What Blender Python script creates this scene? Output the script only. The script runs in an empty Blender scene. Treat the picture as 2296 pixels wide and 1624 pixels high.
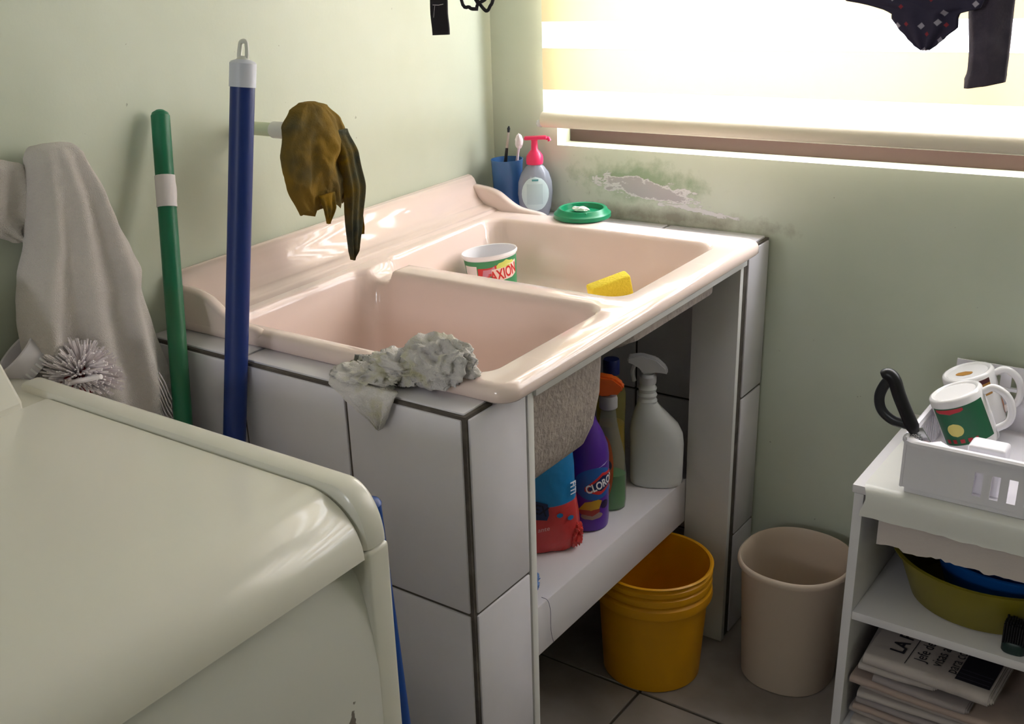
import bpy, bmesh, math, random
from mathutils import Vector, Matrix, noise
random.seed(7)
S = bpy.context.scene
COL = S.collection
PI = math.pi

# ------------------------------------------------------------------ camera
W_PX = 2296.0
cam_d = bpy.data.cameras.new('camera'); cam = bpy.data.objects.new('camera', cam_d); COL.objects.link(cam)
yaw, pitch, roll = -0.697373, -0.393639, -0.066743
fw = Vector((math.cos(pitch)*math.sin(yaw), math.cos(pitch)*math.cos(yaw), math.sin(pitch)))
rt = Vector((math.cos(yaw), -math.sin(yaw), 0)); up = rt.cross(fw)
cr, sr = math.cos(roll), math.sin(roll)
rx, uy = rt*cr+up*sr, up*cr-rt*sr
cam.matrix_world = Matrix(((rx.x, uy.x, -fw.x, 1.44037), (rx.y, uy.y, -fw.y, -2.06246), (rx.z, uy.z, -fw.z, 1.44099), (0, 0, 0, 1)))
cam_d.sensor_fit = 'HORIZONTAL'; cam_d.sensor_width = 36.0
cam_d.lens = 2488.83/W_PX*36.0
cam_d.shift_x = 223.713/W_PX; cam_d.shift_y = 77.046/W_PX
cam_d.clip_start = 0.01
S.camera = cam

# ------------------------------------------------------------------ sky, view
wd = bpy.data.worlds.new('overcast_sky'); S.world = wd; wd.use_nodes = True
bg = wd.node_tree.nodes['Background']; bg.inputs[0].default_value = (0.93, 0.95, 1.0, 1); bg.inputs[1].default_value = 30.0
S.view_settings.view_transform = 'Standard'; S.view_settings.look = 'None'
S.view_settings.exposure = -0.44; S.view_settings.gamma = 1.0; S.view_settings.use_curve_mapping = False

def portal(name, loc, rot, sx, sy):
    l = bpy.data.lights.new(name, 'AREA'); l.shape = 'RECTANGLE'; l.size = sx; l.size_y = sy; l.cycles.is_portal = True
    o = bpy.data.objects.new(name, l); COL.objects.link(o); o.location = loc; o.rotation_euler = rot
WX0, WX1, WZ0, WZ1 = 0.165, 1.80, 1.005, 1.90        # window opening
DX0, DX1, DZ0, DZ1 = 0.50, 1.12, 1.58, 2.10          # added high window behind the camera, for fill light
RX, RY, RZ = 3.20, -4.40, 2.45                       # room size
portal('window_daylight_portal', ((WX0+WX1)/2, 0.14, (WZ0+WZ1)/2), (-PI/2, 0, 0), WX1-WX0, WZ1-WZ0)
portal('added_fill_window_portal', ((DX0+DX1)/2, RY-0.14, (DZ0+DZ1)/2), (PI/2, 0, 0), DX1-DX0, DZ1-DZ0)

# ------------------------------------------------------------------ materials
def lin(c):
    return tuple((x/12.92 if x <= .04045 else ((x+.055)/1.055)**2.4) for x in [v/255 for v in c])
MATS = {}
def mat(name, rgb, rough=.5, metal=0, spec=.5, bump=None, vary=None, trans=0, ior=1.45, coat=0, sheen=0, sss=0, alpha=1):
    """bump=(scale,strength[,distance]); vary=(scale, rgb2, lo, hi)"""
    if name in MATS: return MATS[name]
    m = bpy.data.materials.new(name); m.use_nodes = True; nt = m.node_tree; N = nt.nodes; L = nt.links
    p = N['Principled BSDF']
    p.inputs['Base Color'].default_value = (*lin(rgb), 1); p.inputs['Roughness'].default_value = rough
    p.inputs['Metallic'].default_value = metal; p.inputs['Specular IOR Level'].default_value = spec
    p.inputs['IOR'].default_value = ior
    p.inputs['Transmission Weight'].default_value = trans; p.inputs['Coat Weight'].default_value = coat
    p.inputs['Sheen Weight'].default_value = sheen; p.inputs['Alpha'].default_value = alpha
    tc = N.new('ShaderNodeTexCoord')
    if vary:
        n = N.new('ShaderNodeTexNoise'); n.inputs['Scale'].default_value = vary[0]; n.inputs['Detail'].default_value = 5
        L.new(tc.outputs['Object'], n.inputs['Vector'])
        r = N.new('ShaderNodeValToRGB'); e = r.color_ramp.elements
        e[0].position = vary[2]; e[0].color = (*lin(rgb), 1); e[1].position = vary[3]; e[1].color = (*lin(vary[1]), 1)
        L.new(n.outputs['Fac'], r.inputs['Fac']); L.new(r.outputs['Color'], p.inputs['Base Color'])
    if bump:
        n = N.new('ShaderNodeTexNoise'); n.inputs['Scale'].default_value = bump[0]; n.inputs['Detail'].default_value = 4
        L.new(tc.outputs['Object'], n.inputs['Vector'])
        b = N.new('ShaderNodeBump'); b.inputs['Strength'].default_value = bump[1]; b.inputs['Distance'].default_value = bump[2] if len(bump) > 2 else .002
        L.new(n.outputs['Fac'], b.inputs['Height']); L.new(b.outputs['Normal'], p.inputs['Normal'])
    MATS[name] = m
    return m

def mixn(nt, a, b, fac):
    m = nt.nodes.new('ShaderNodeMix'); m.data_type = 'RGBA'
    for s, v in ((m.inputs[0], fac), (m.inputs[6], a), (m.inputs[7], b)):
        if hasattr(v, 'links'): nt.links.new(v, s)
        else: s.default_value = v
    return m.outputs[2]
def mth(nt, op, a, b=None, c=None):
    m = nt.nodes.new('ShaderNodeMath'); m.operation = op; m.use_clamp = False
    for i, v in enumerate((a, b, c)):
        if v is None: continue
        if hasattr(v, 'links'): nt.links.new(v, m.inputs[i])
        else: m.inputs[i].default_value = v
    return m.outputs[0]
def ramp(nt, v, lo, hi):
    m = nt.nodes.new('ShaderNodeMapRange'); m.inputs[1].default_value = lo; m.inputs[2].default_value = hi
    nt.links.new(v, m.inputs[0]); return m.outputs[0]

GREEN = (207, 212, 194)
def wall_material():
    """pale green paint; mould and peeled plaster around the damp spot under the window"""
    m = bpy.data.materials.new('green_wall_paint'); m.use_nodes = True; nt = m.node_tree; N = nt.nodes; L = nt.links
    p = N['Principled BSDF']; p.inputs['Roughness'].default_value = .42; p.inputs['Specular IOR Level'].default_value = .35
    tc = N.new('ShaderNodeTexCoord'); sep = N.new('ShaderNodeSeparateXYZ'); L.new(tc.outputs['Object'], sep.inputs[0])
    X, Y, Z = sep.outputs
    def nz(scale, det=6, stretch=None):
        n = N.new('ShaderNodeTexNoise'); n.inputs['Scale'].default_value = scale; n.inputs['Detail'].default_value = det
        n.inputs['Roughness'].default_value = .65
        if stretch:
            mp = N.new('ShaderNodeMapping'); mp.inputs['Scale'].default_value = stretch; L.new(tc.outputs['Object'], mp.inputs[0]); L.new(mp.outputs[0], n.inputs['Vector'])
        else: L.new(tc.outputs['Object'], n.inputs['Vector'])
        return n.outputs['Fac']
    near = ramp(nt, Y, -.02, -.01)                    # only the window wall
    def blob(cx, cz, ax, az, slope=0):
        dx = mth(nt, 'SUBTRACT', X, cx)
        dz = mth(nt, 'SUBTRACT', mth(nt, 'SUBTRACT', Z, cz), mth(nt, 'MULTIPLY', dx, slope))
        a = mth(nt, 'POWER', mth(nt, 'ABSOLUTE', mth(nt, 'DIVIDE', dx, ax)), 2.0)
        b = mth(nt, 'POWER', mth(nt, 'ABSOLUTE', mth(nt, 'DIVIDE', dz, az)), 2.0)
        return mth(nt, 'SUBTRACT', 1.0, mth(nt, 'SQRT', mth(nt, 'ADD', a, b)))   # 1 centre .. 0 edge
    peel = blob(.372, .926, .140, .024, -.10)
    peel = mth(nt, 'ADD', peel, mth(nt, 'MULTIPLY', mth(nt, 'SUBTRACT', nz(30, 8, (1, 1, 2.2)), .5), 2.2))
    peel2 = blob(.50, .893, .10, .006, -.12)
    peel2 = mth(nt, 'ADD', peel2, mth(nt, 'MULTIPLY', mth(nt, 'SUBTRACT', nz(55, 8, (1, 1, 3)), .5), 2.6))
    pm = mth(nt, 'MULTIPLY', near, mth(nt, 'MAXIMUM', ramp(nt, peel, .12, .2), ramp(nt, peel2, .15, .25)))
    pcore = mth(nt, 'MULTIPLY', near, ramp(nt, peel, .32, .40))
    mould = mth(nt, 'ADD', blob(.36, .945, .20, .055), mth(nt, 'MULTIPLY', mth(nt, 'SUBTRACT', nz(22, 8), .5), 2.0))
    mm = mth(nt, 'MULTIPLY', near, ramp(nt, mould, .15, .75))
    damp = mth(nt, 'ADD', blob(.42, .872, .33, .028), mth(nt, 'MULTIPLY', mth(nt, 'SUBTRACT', nz(26, 8), .5), 1.8))
    dm = mth(nt, 'MULTIPLY', near, ramp(nt, damp, .1, .9))
    spots = ramp(nt, nz(60, 2), .745, .76)
    c = mixn(nt, (*lin(GREEN), 1), (*lin((200, 206, 186)), 1), ramp(nt, nz(3.5, 3), .35, .75))
    c = mixn(nt, c, (*lin((120, 115, 95)), 1), mth(nt, 'MULTIPLY', spots, .5))
    c = mixn(nt, c, (*lin((112, 140, 92)), 1), mth(nt, 'MULTIPLY', mm, .62))
    c = mixn(nt, c, (*lin((128, 118, 100)), 1), mth(nt, 'MULTIPLY', dm, .75))
    c = mixn(nt, c, (*lin((226, 222, 220)), 1), pm)
    c = mixn(nt, c, (*lin((176, 168, 168)), 1), mth(nt, 'MULTIPLY', pcore, .8))
    L.new(c, p.inputs['Base Color'])
    h = mth(nt, 'ADD', mth(nt, 'MULTIPLY', nz(14, 6), .35), mth(nt, 'MULTIPLY', pm, -1.0))
    h = mth(nt, 'ADD', h, mth(nt, 'MULTIPLY', nz(160, 2), .06))
    b = N.new('ShaderNodeBump'); b.inputs['Strength'].default_value = .45; b.inputs['Distance'].default_value = .003
    L.new(h, b.inputs['Height']); L.new(b.outputs[0], p.inputs['Normal'])
    return m
M_WALL = wall_material()
M_CEIL = mat('white_ceiling_paint', (232, 232, 224), .7)
M_GROUT = mat('dark_grout', (84, 76, 70), .85, bump=(220, .5), vary=(30, (112, 104, 96), .5, .8))
M_TILE = mat('white_glazed_tile', (226, 221, 228), .13, spec=.5, coat=.3, bump=(9, .05, .002), vary=(4, (215, 210, 216), .4, .7))
M_TILEB = mat('unglazed_tile_edge', (222, 219, 216), .5)
M_CONC = mat('rough_concrete', (150, 138, 132), .9, bump=(120, .9, .004), vary=(60, (168, 155, 146), .35, .7))
M_SHELF = mat('white_shelf_paint', (226, 220, 224), .45, bump=(20, .1, .001))
M_SINK = mat('pink_beige_glaze', (238, 216, 207), .11, spec=.5, coat=.35, bump=(10, .03, .002))
M_FLOOR = mat('grey_floor_tile', (150, 141, 134), .4, vary=(7, (124, 115, 108), .35, .7), bump=(40, .12, .001))
M_FGROUT = mat('floor_grout', (70, 62, 56), .9)
M_ENAMEL = mat('cream_white_enamel', (226, 222, 210), .28, coat=.25)
M_GAP_SHADE = mat('gap_shade', (60, 56, 50), .8)
M_PLASTW = mat('white_plastic', (236, 233, 236), .32)
M_BROWN = mat('brown_anodised_frame', (72, 54, 50), .45, metal=.3)

# ------------------------------------------------------------------ mesh helpers
def mk(name, bm, m, parent=None, smooth=True, angle=40, loc=None):
    me = bpy.data.meshes.new(name)
    bmesh.ops.recalc_face_normals(bm, faces=bm.faces[:])
    bm.to_mesh(me); bm.free()
    if smooth:
        me.polygons.foreach_set('use_smooth', [True]*len(me.polygons))
        try: me.set_sharp_from_angle(angle=math.radians(angle))
        except Exception: pass
    for mm in (m if isinstance(m, (list, tuple)) else [m]): me.materials.append(mm)
    o = bpy.data.objects.new(name, me); COL.objects.link(o)
    if parent: o.parent = parent
    if loc: o.location = loc
    return o
def tag(o, label, cat, group=None):
    o['label'] = label; o['category'] = cat
    if group: o['group'] = group
    return o
def thing(name, label, cat, loc=(0, 0, 0), rz=0, group=None):
    o = bpy.data.objects.new(name, None); COL.objects.link(o); o.empty_display_size = .05
    o.location = loc; o.rotation_euler = (0, 0, rz)
    return tag(o, label, cat, group)
def struct(o):
    o['kind'] = 'structure'; return o
def NB(): return bmesh.new()
def box(bm, x0, x1, y0, y1, z0, z1, bev=0, seg=2):
    r = bmesh.ops.create_cube(bm, size=1.0); vs = r['verts']
    for v in vs:
        v.co = Vector((x0+(v.co.x+.5)*(x1-x0), y0+(v.co.y+.5)*(y1-y0), z0+(v.co.z+.5)*(z1-z0)))
    if bev:
        es = list({e for v in vs for e in v.link_edges})
        bmesh.ops.bevel(bm, geom=es, offset=bev, segments=seg, affect='EDGES', profile=.5)
    return bm
def boxo(name, m, parent, *a, bev=0, seg=2):
    return mk(name, box(NB(), *a, bev=bev, seg=seg), m, parent)
def rings(bm, loops, close=True, cap0=False, cap1=False, mi=0):
    """bridge a list of equally long loops of coordinates"""
    V = [[bm.verts.new(c) for c in lp] for lp in loops]; n = len(V[0])
    for a, b in zip(V, V[1:]):
        for i in range(n if close else n-1):
            j = (i+1) % n
            try: f = bm.faces.new((a[i], a[j], b[j], b[i])); f.material_index = mi
            except ValueError: pass
    if cap0: bm.faces.new(V[0]).material_index = mi
    if cap1: bm.faces.new(V[-1]).material_index = mi
    return V
def lathe(bm, prof, n=40, sx=1, sy=1, c=(0, 0, 0), cap0=True, cap1=True, mi=0):
    lo = [[(c[0]+r*sx*math.cos(2*PI*i/n), c[1]+r*sy*math.sin(2*PI*i/n), c[2]+z) for i in range(n)] for r, z in prof]
    return rings(bm, lo, True, cap0, cap1, mi)
def loft(bm, secs, n=40, p=2.0, cap0=True, cap1=True):
    """sections (z, cx, cy, rx, ry) of superellipses"""
    lo = []
    for z, cx, cy, ra, rb in secs:
        l = []
        for i in range(n):
            t = 2*PI*i/n; ct, st = math.cos(t), math.sin(t)
            l.append((cx+ra*math.copysign(abs(ct)**(2/p), ct), cy+rb*math.copysign(abs(st)**(2/p), st), z))
        lo.append(l)
    return rings(bm, lo, True, cap0, cap1)
def tube(bm, pts, r, n=12, caps=True):
    pts = [Vector(p) for p in pts]; rr = r if isinstance(r, (list, tuple)) else [r]*len(pts)
    lo = []; prev = None
    for i, p in enumerate(pts):
        d = (pts[min(i+1, len(pts)-1)]-pts[max(i-1, 0)]).normalized()
        if prev is None:
            a = Vector((0, 0, 1)) if abs(d.z) < .9 else Vector((1, 0, 0)); u = d.cross(a).normalized()
        else: u = (prev-d*prev.dot(d)).normalized()
        prev = u; w = d.cross(u)
        lo.append([p+(u*math.cos(2*PI*k/n)+w*math.sin(2*PI*k/n))*rr[i] for k in range(n)])
    return rings(bm, lo, True, caps, caps)
def curve(pts, n=8):
    """Catmull-Rom through pts"""
    P = [Vector(p) for p in pts]; P = [P[0]*2-P[1]]+P+[P[-1]*2-P[-2]]; out = []
    for i in range(1, len(P)-2):
        for k in range(n):
            t = k/n; a, b, c, d = P[i-1:i+3]
            out.append(.5*((2*b)+(c-a)*t+(2*a-5*b+4*c-d)*t*t+(3*b-a-3*c+d)*t**3))
    out.append(P[-2]); return out
def prism(bm, pts, axis, a0, a1, bev=0):
    """polygon pts (2D) extruded along axis ('x','y','z') from a0 to a1"""
    def co(p, a): return {'x': (a, p[0], p[1]), 'y': (p[0], a, p[1]), 'z': (p[0], p[1], a)}[axis]
    rings(bm, [[co(p, a0) for p in pts], [co(p, a1) for p in pts]], True, True, True)
    return bm
def rrect(x0, x1, y0, y1, r, step=.006, nc=10):
    """counter-clockwise rounded rectangle with dense sides"""
    out = []
    cs = [(x1-r, y0+r, -PI/2), (x1-r, y1-r, 0), (x0+r, y1-r, PI/2), (x0+r, y0+r, PI)]
    for k, (cx, cy, a) in enumerate(cs):
        for i in range(nc+1):
            t = a+PI/2*i/nc; out.append((cx+r*math.cos(t), cy+r*math.sin(t)))
        nx, ny, na = cs[(k+1) % 4]
        p = out[-1]; q = (nx+r*math.cos(na), ny+r*math.sin(na)); d = math.dist(p, q); m = max(1, int(d/step))
        for i in range(1, m): out.append((p[0]+(q[0]-p[0])*i/m, p[1]+(q[1]-p[1])*i/m))
    return out
def interp(rows, t):
    if t <= rows[0][0]: return rows[0][1:]
    for a, b in zip(rows, rows[1:]):
        if t <= b[0]:
            k = (t-a[0])/(b[0]-a[0]); k = k*k*(3-2*k)*.5+k*.5
            return [p+(q-p)*k for p, q in zip(a[1:], b[1:])]
    return rows[-1][1:]
def fbm(x, y, z, o=4):
    return noise.fractal(Vector((x, y, z)), 1.0, 2.0, o, noise_basis='PERLIN_ORIGINAL')
def drape(bm, rows, axis, n=64, m=60, fold=.0, k=5, ph=0, crease=.3, p=2.4, zb=None):
    """hanging cloth: rows (z, a0, a1, c, depth) top to bottom; a along 'x' or 'y', c on the other axis"""
    z0, z1 = rows[0][0], rows[-1][0]; R = [(z0-r[0],)+tuple(r[1:]) for r in rows]; lo = []
    for j in range(m+1):
        t = j/m; z = z0+(z1-z0)*t; a0, a1, c, dp = interp(R, z0-z); l = []
        for i in range(n):
            th = 2*PI*i/n; ct, st = math.cos(th), math.sin(th)
            u = math.copysign(abs(ct)**(2/p), ct); w = math.copysign(abs(st)**(2/p), st)
            A = (a0+a1)/2+(a1-a0)/2*u
            rip = fold*min(1, t*2.2+.12)*(math.sin(k*u*2.2+ph+1.4*t)+.6*math.sin(k*1.7*u+ph*2+3*t)+crease*fbm(u*3+ph, t*4, st, 3))
            Cc = c+w*dp+rip*(.35+.65*abs(w))
            zz = z
            if zb: zz = z0+(z-z0)*(zb(u, st) if t > 0 else 1)
            l.append((A, Cc, zz) if axis == 'x' else (Cc, A, zz))
        lo.append(l)
    rings(bm, lo, True, True, True)
    return bm
FONT_CACHE = {}
def text_faces(s, size=1.0, bold=0.0):
    """triangulated flat lettering centred at 0, returned as (verts2d, faces)"""
    c = bpy.data.curves.new('lettering', 'FONT'); c.body = s; c.size = size; c.align_x = 'CENTER'; c.align_y = 'CENTER'; c.offset = bold; c.resolution_u = 3
    o = bpy.data.objects.new('lettering', c); COL.objects.link(o)
    dg = bpy.context.evaluated_depsgraph_get(); me = bpy.data.meshes.new_from_object(o.evaluated_get(dg))
    v = [(a.co.x, a.co.y) for a in me.vertices]; f = [tuple(p.vertices) for p in me.polygons]
    bpy.data.objects.remove(o); bpy.data.curves.remove(c); bpy.data.meshes.remove(me)
    return v, f
def flat(bm, v, f, fn):
    V = [bm.verts.new(fn(*p)) for p in v]
    for q in f:
        try: bm.faces.new([V[i] for i in q])
        except ValueError: pass
def polyfill(pts, step=.004):
    """dense strip mesh of a simple polygon in 2D: returns verts, faces (grid clipped by polygon rows)"""
    y0 = min(p[1] for p in pts); y1 = max(p[1] for p in pts); n = max(2, int((y1-y0)/step)); v = []; f = []
    rows = []
    for j in range(n+1):
        y = y0+(y1-y0)*(j+.001)/(n+.002); xs = []
        for a, b in zip(pts, pts[1:]+pts[:1]):
            if (a[1] <= y) != (b[1] <= y): xs.append(a[0]+(b[0]-a[0])*(y-a[1])/(b[1]-a[1]))
        xs.sort()
        if len(xs) >= 2: rows.append((y, xs[0], xs[-1]))
    K = max(14, int(max(b-a for _, a, b in rows)/.003)) if rows else 14
    for y, a, b in rows:
        for i in range(K+1): v.append((a+(b-a)*i/K, y))
    for j in range(len(rows)-1):
        for i in range(K):
            q = j*(K+1)+i; f.append((q, q+1, q+K+2, q+K+1))
    return v, f
def wrap(cx, cy, z0, phi, rfun, e=.0006, sx=1, sy=1):
    """maps (u,v) metres on a round bottle whose radius at height v is rfun(v); phi is the facing angle"""
    def fn(u, v):
        r = rfun(v); t = phi+u/max(r, .005)
        return (cx+(r+e)*math.cos(t)*sx, cy+(r+e)*math.sin(t)*sy, z0+v)
    return fn
def ellipse(cx, cy, a, b, n=28): return [(cx+a*math.cos(2*PI*i/n), cy+b*math.sin(2*PI*i/n)) for i in range(n)]

# ================================================================== SETTING
# floor: base of grout with single tiles
fl = struct(mk('floor', box(NB(), -.1, RX+.1, RY-.1, .15, -.06, -.004), M_FGROUT))
tile_me = None; FT, FG = .40, .006
x_lines = [.583+FT*i for i in range(-2, 6)]; y_lines = [-.388-FT*i for i in range(-1, 8)]
for i, xa in enumerate(x_lines):
    for j, ya in enumerate(y_lines):
        x0, x1 = max(0, xa+FG/2), min(RX, xa+FT-FG/2); y1, y0 = min(0, ya-FG/2), max(RY, ya-FT+FG/2)
        if x1-x0 < .01 or y1-y0 < .01: continue
        boxo('floor_tile', M_FLOOR, fl, x0, x1, y0, y1, -.012, 0, bev=.0015, seg=1)
struct(mk('wall_left', box(NB(), -.12, 0, RY-.12, .15, 0, RZ), M_WALL))
struct(mk('wall_right', box(NB(), RX, RX+.12, RY-.12, .15, 0, RZ), M_WALL))
struct(mk('ceiling', box(NB(), -.12, RX+.12, RY-.12, .15, RZ, RZ+.1), M_CEIL))
def holed_wall(name, y0, y1, hx0, hx1, hz0, hz1):
    bm = NB()
    def ring(y): 
        o = [(-.0, y, 0), (RX, y, 0), (RX, y, RZ), (0, y, RZ)]; h = [(hx0, y, hz0), (hx1, y, hz0), (hx1, y, hz1), (hx0, y, hz1)]
        return [bm.verts.new(c) for c in o], [bm.verts.new(c) for c in h]
    A, B = ring(y0), ring(y1)
    for o, h in (A, B):
        for i in range(4):
            j = (i+1) % 4; bm.faces.new((o[i], o[j], h[j], h[i]))
    for k in (0, 1):
        for i in range(4):
            j = (i+1) % 4; bm.faces.new((A[k][i], A[k][j], B[k][j], B[k][i]))
    return struct(mk(name, bm, M_WALL, smooth=False))
holed_wall('wall_back', 0, .12, WX0, WX1, WZ0, WZ1)
holed_wall('wall_front', RY-.12, RY, DX0, DX1, DZ0, DZ1)
# window: brown frame, mullion and panes
win = thing('window_1', 'brown metal framed window behind the roller blind', 'window', (WX0, .05, WZ0)); del win['category']; struct(win)
ww, wh = WX1-WX0, WZ1-WZ0
for nm, a in (('bottom_rail', (0.002, ww-.002, 0, .045, 0, .042)), ('top_rail', (.002, ww-.002, 0, .045, wh-.04, wh)),
              ('side_rail', (0.002, .035, 0, .045, .042, wh-.04)), ('side_rail', (ww-.035, ww-.002, 0, .045, .042, wh-.04)),
              ('mullion', (ww/2-.02, ww/2+.02, 0, .045, .042, wh-.04))):
    boxo(nm, M_BROWN, win, *a, bev=.002)
mg = bpy.data.materials.new('window_glass'); mg.use_nodes = True; nt = mg.node_tree; nt.nodes.clear()
out = nt.nodes.new('ShaderNodeOutputMaterial'); mx = nt.nodes.new('ShaderNodeMixShader'); tr = nt.nodes.new('ShaderNodeBsdfTransparent'); gl = nt.nodes.new('ShaderNodeBsdfGlossy')
gl.inputs['Roughness'].default_value = .02; mx.inputs[0].default_value = .06; nt.links.new(tr.outputs[0], mx.inputs[1]); nt.links.new(gl.outputs[0], mx.inputs[2]); nt.links.new(mx.outputs[0], out.inputs[0])
for x0, x1 in ((.035, ww/2-.02), (ww/2+.02, ww-.035)):
    boxo('pane', mg, win, x0, x1, .02, .024, .042, wh-.04)
# invented high window behind the viewer, unseen, added to let in fill light
w2 = thing('added_fill_window', 'unseen small high window with brown frame, added opposite the blind for fill light', 'window', (DX0, RY-.09, DZ0)); del w2['category']; struct(w2)
dw, dh = DX1-DX0, DZ1-DZ0
for nm, a in (('bottom_rail', (.001, dw-.001, 0, .03, .001, .025)), ('top_rail', (.001, dw-.001, 0, .03, dh-.025, dh-.001)), ('side_rail', (.001, .025, 0, .03, .025, dh-.025)), ('side_rail', (dw-.025, dw-.001, 0, .03, .025, dh-.025))):
    boxo(nm, M_BROWN, w2, *a, bev=.002)
boxo('pane', mg, w2, .025, dw-.025, .012, .016, .025, dh-.025)

# zebra roller blind
def cloth_blind(name, rgb, tl, transp):
    m = bpy.data.materials.new(name); m.use_nodes = True; nt = m.node_tree; N = nt.nodes; N.clear(); L = nt.links
    o = N.new('ShaderNodeOutputMaterial'); d = N.new('ShaderNodeBsdfDiffuse'); t = N.new('ShaderNodeBsdfTranslucent'); tp = N.new('ShaderNodeBsdfTransparent')
    for q in (d, t): q.inputs['Color'].default_value = (*lin(rgb), 1)
    a = N.new('ShaderNodeMixShader'); a.inputs[0].default_value = tl; L.new(d.outputs[0], a.inputs[1]); L.new(t.outputs[0], a.inputs[2])
    b = N.new('ShaderNodeMixShader'); b.inputs[0].default_value = transp; L.new(a.outputs[0], b.inputs[1]); L.new(tp.outputs[0], b.inputs[2]); L.new(b.outputs[0], o.inputs[0])
    return m
M_SOLID = cloth_blind('blind_opaque_band', (250, 238, 208), .265, .04)
M_SHEER = cloth_blind('blind_sheer_band', (244, 242, 240), .55, .50)
BX0, BX1, BY = .150, 1.86, -.030
bl = thing('roller_blind', 'cream and sheer banded roller blind pulled over the window', 'blind', (0, 0, 0))
z = 1.073; k = 0
while z < 1.92:
    h = .052 if k % 2 == 0 else .083
    boxo('sheer_band' if k % 2 == 0 else 'solid_band', M_SHEER if k % 2 == 0 else M_SOLID, bl, BX0, BX1, BY-.0004, BY+.0004, z, min(z+h, 1.95)); z += h; k += 1
bm = NB(); prism(bm, [(BY+.012*math.cos(t), 1.063+.016*math.sin(t)) for t in [2*PI*i/20 for i in range(20)]], 'x', BX0-.002, BX1+.002)
mk('bottom_bar', bm, mat('cream_bar', (240, 228, 206), .4), bl)
bm = NB(); prism(bm, [(BY+.03*math.cos(t), 1.97+.03*math.sin(t)) for t in [2*PI*i/24 for i in range(24)]], 'x', BX0-.01, BX1+.01)
mk('roller_tube', bm, mat('cream_bar', (240, 228, 206), .4), bl)
bm = NB(); lathe(bm, [(.001, 0), (.009, .002), (.011, .008), (.009, .014), (.001, .016)], 16, c=(BX0-.006, BY, 1.047)); mk('end_cap', bm, mat('clear_plastic_cap', (225, 225, 225), .2), bl)

# ================================================================== TILED SINK BASE
D, LB, H = .646, 1.010, .860
base = thing('tiled_sink_base', 'white tiled masonry stand with dark grout carrying the laundry sink', 'sink stand', (0, 0, 0))
e = .003     # core lies behind the tile faces
core = NB()
box(core, 0.002, D-e, -LB+e, -.945, .0, H-e)                    # near end wall
box(core, .628, D-e, -.95, -.868, .0, H-.012)                   # near front pillar, upper
box(core, .45, .63, -.95, -.868, .0, .60)
mk('near_masonry', core, M_GROUT, base)
core = NB()
box(core, .56, D-e, -.118, -.002, .0, H-.004)                   # far pillar
box(core, 0.002, .57, -.05, -.006, .0, H-.004)                  # far end wall
box(core, 0.002, .57, -.10, -.045, H-.03, H-.004)               # far ledge
mk('far_masonry', core, M_GROUT, base)
tiles = {}
def tile(x0, x1, y0, y1, z0, z1):
    sx, sy, sz = x1-x0, y1-y0, z1-z0; key = (round(sx, 4), round(sy, 4), round(sz, 4))
    if key not in tiles:
        o = boxo('tile', M_TILE, base, -sx/2, sx/2, -sy/2, sy/2, -sz/2, sz/2, bev=.0018, seg=2); tiles[key] = o.data
    else:
        o = bpy.data.objects.new('tile', tiles[key]); COL.objects.link(o); o.parent = base
    o.location = ((x0+x1)/2, (y0+y1)/2, (z0+z1)/2)
g = .0025; T = .007
rowz = [(.002, .242-g), (.242+g, .551-g), (.551+g, H-.008)]
colx = [(.002, .216-g), (.216+g, .434-g), (.434+g, D-.009)]
for z0, z1 in rowz:
    for x0, x1 in colx: tile(x0, x1, -LB, -LB+T, z0, z1)          # near end face
    tile(D-T, D, -LB+.009, -.868, z0, z1)                         # near front pillar face
    tile(D-T, D, -.100, -.006, z0, z1)                            # far front pillar face
for x0, x1 in colx:
    tile(x0, x1, -LB+.008, -.935, H-T, H)                         # near ledge
    tile(x0, x1, -.125, -.006, H-T, H)                            # far ledge
for x0, x1 in ((.002, .176), (.182, .390-g), (.390+g, .552)):
    for z0, z1 in ((.002, .195), (.20, .505-g), (.505+g, .815)): tile(x0, x1, -.05-T, -.05, z0, z1)   # inner far wall
bm = NB(); box(bm, .45, .634, -.8645, -.8505, 0, .60); box(bm, .630, D+.001, -.865, -.850, 0, H-.004, bev=.001)
mk('near_inner_panel', bm, M_TILEB, base)
boxo('far_inner_panel', M_TILEB, base,   .553, D+.001, -.140, -.126, 0, H-.004, bev=.001)
boxo('shelf_slab', M_SHELF, base, .03, .552, -.90, -.058, .265, .365, bev=.003)
boxo('front_apron', M_TILEB, base, .640, .6515, -.850, -.122, .832, .8575, bev=.001)

# ================================================================== LAUNDRY SINK
sk = thing('laundry_sink', 'pink beige double laundry sink with backsplash set on the tiled stand', 'sink', (0, 0, 0))
SX0, SX1, SY0, SY1, ZR = .002, .678, -.957, -.112, .885
bm = NB()
def z_of(x, y, z):
    # overflow notch through the divider next to the backsplash
    if z > .85 and -.625 < y < -.515:
        d = abs(x-.158)
        if d < .024: z -= .024*math.sqrt(max(0, 1-(d/.024)**2))
    return z
outer = rrect(SX0, SX1-.016, SY0+.016, SY1-.016, .016)
basins = ((.112, .624, -.930, -.590, .038, .662), (.112, .624, -.550, -.180, .038, .762))
loops = [[bm.verts.new((x, y, ZR)) for x, y in outer]]
for b in basins: loops.append([bm.verts.new((x, y, ZR)) for x, y in rrect(*b[:5])])
edges = []
for lp in loops:
    for i in range(len(lp)): edges.append(bm.edges.new((lp[i], lp[(i+1) % len(lp)])))
bmesh.ops.triangle_fill(bm, use_beauty=True, edges=edges)
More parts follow.
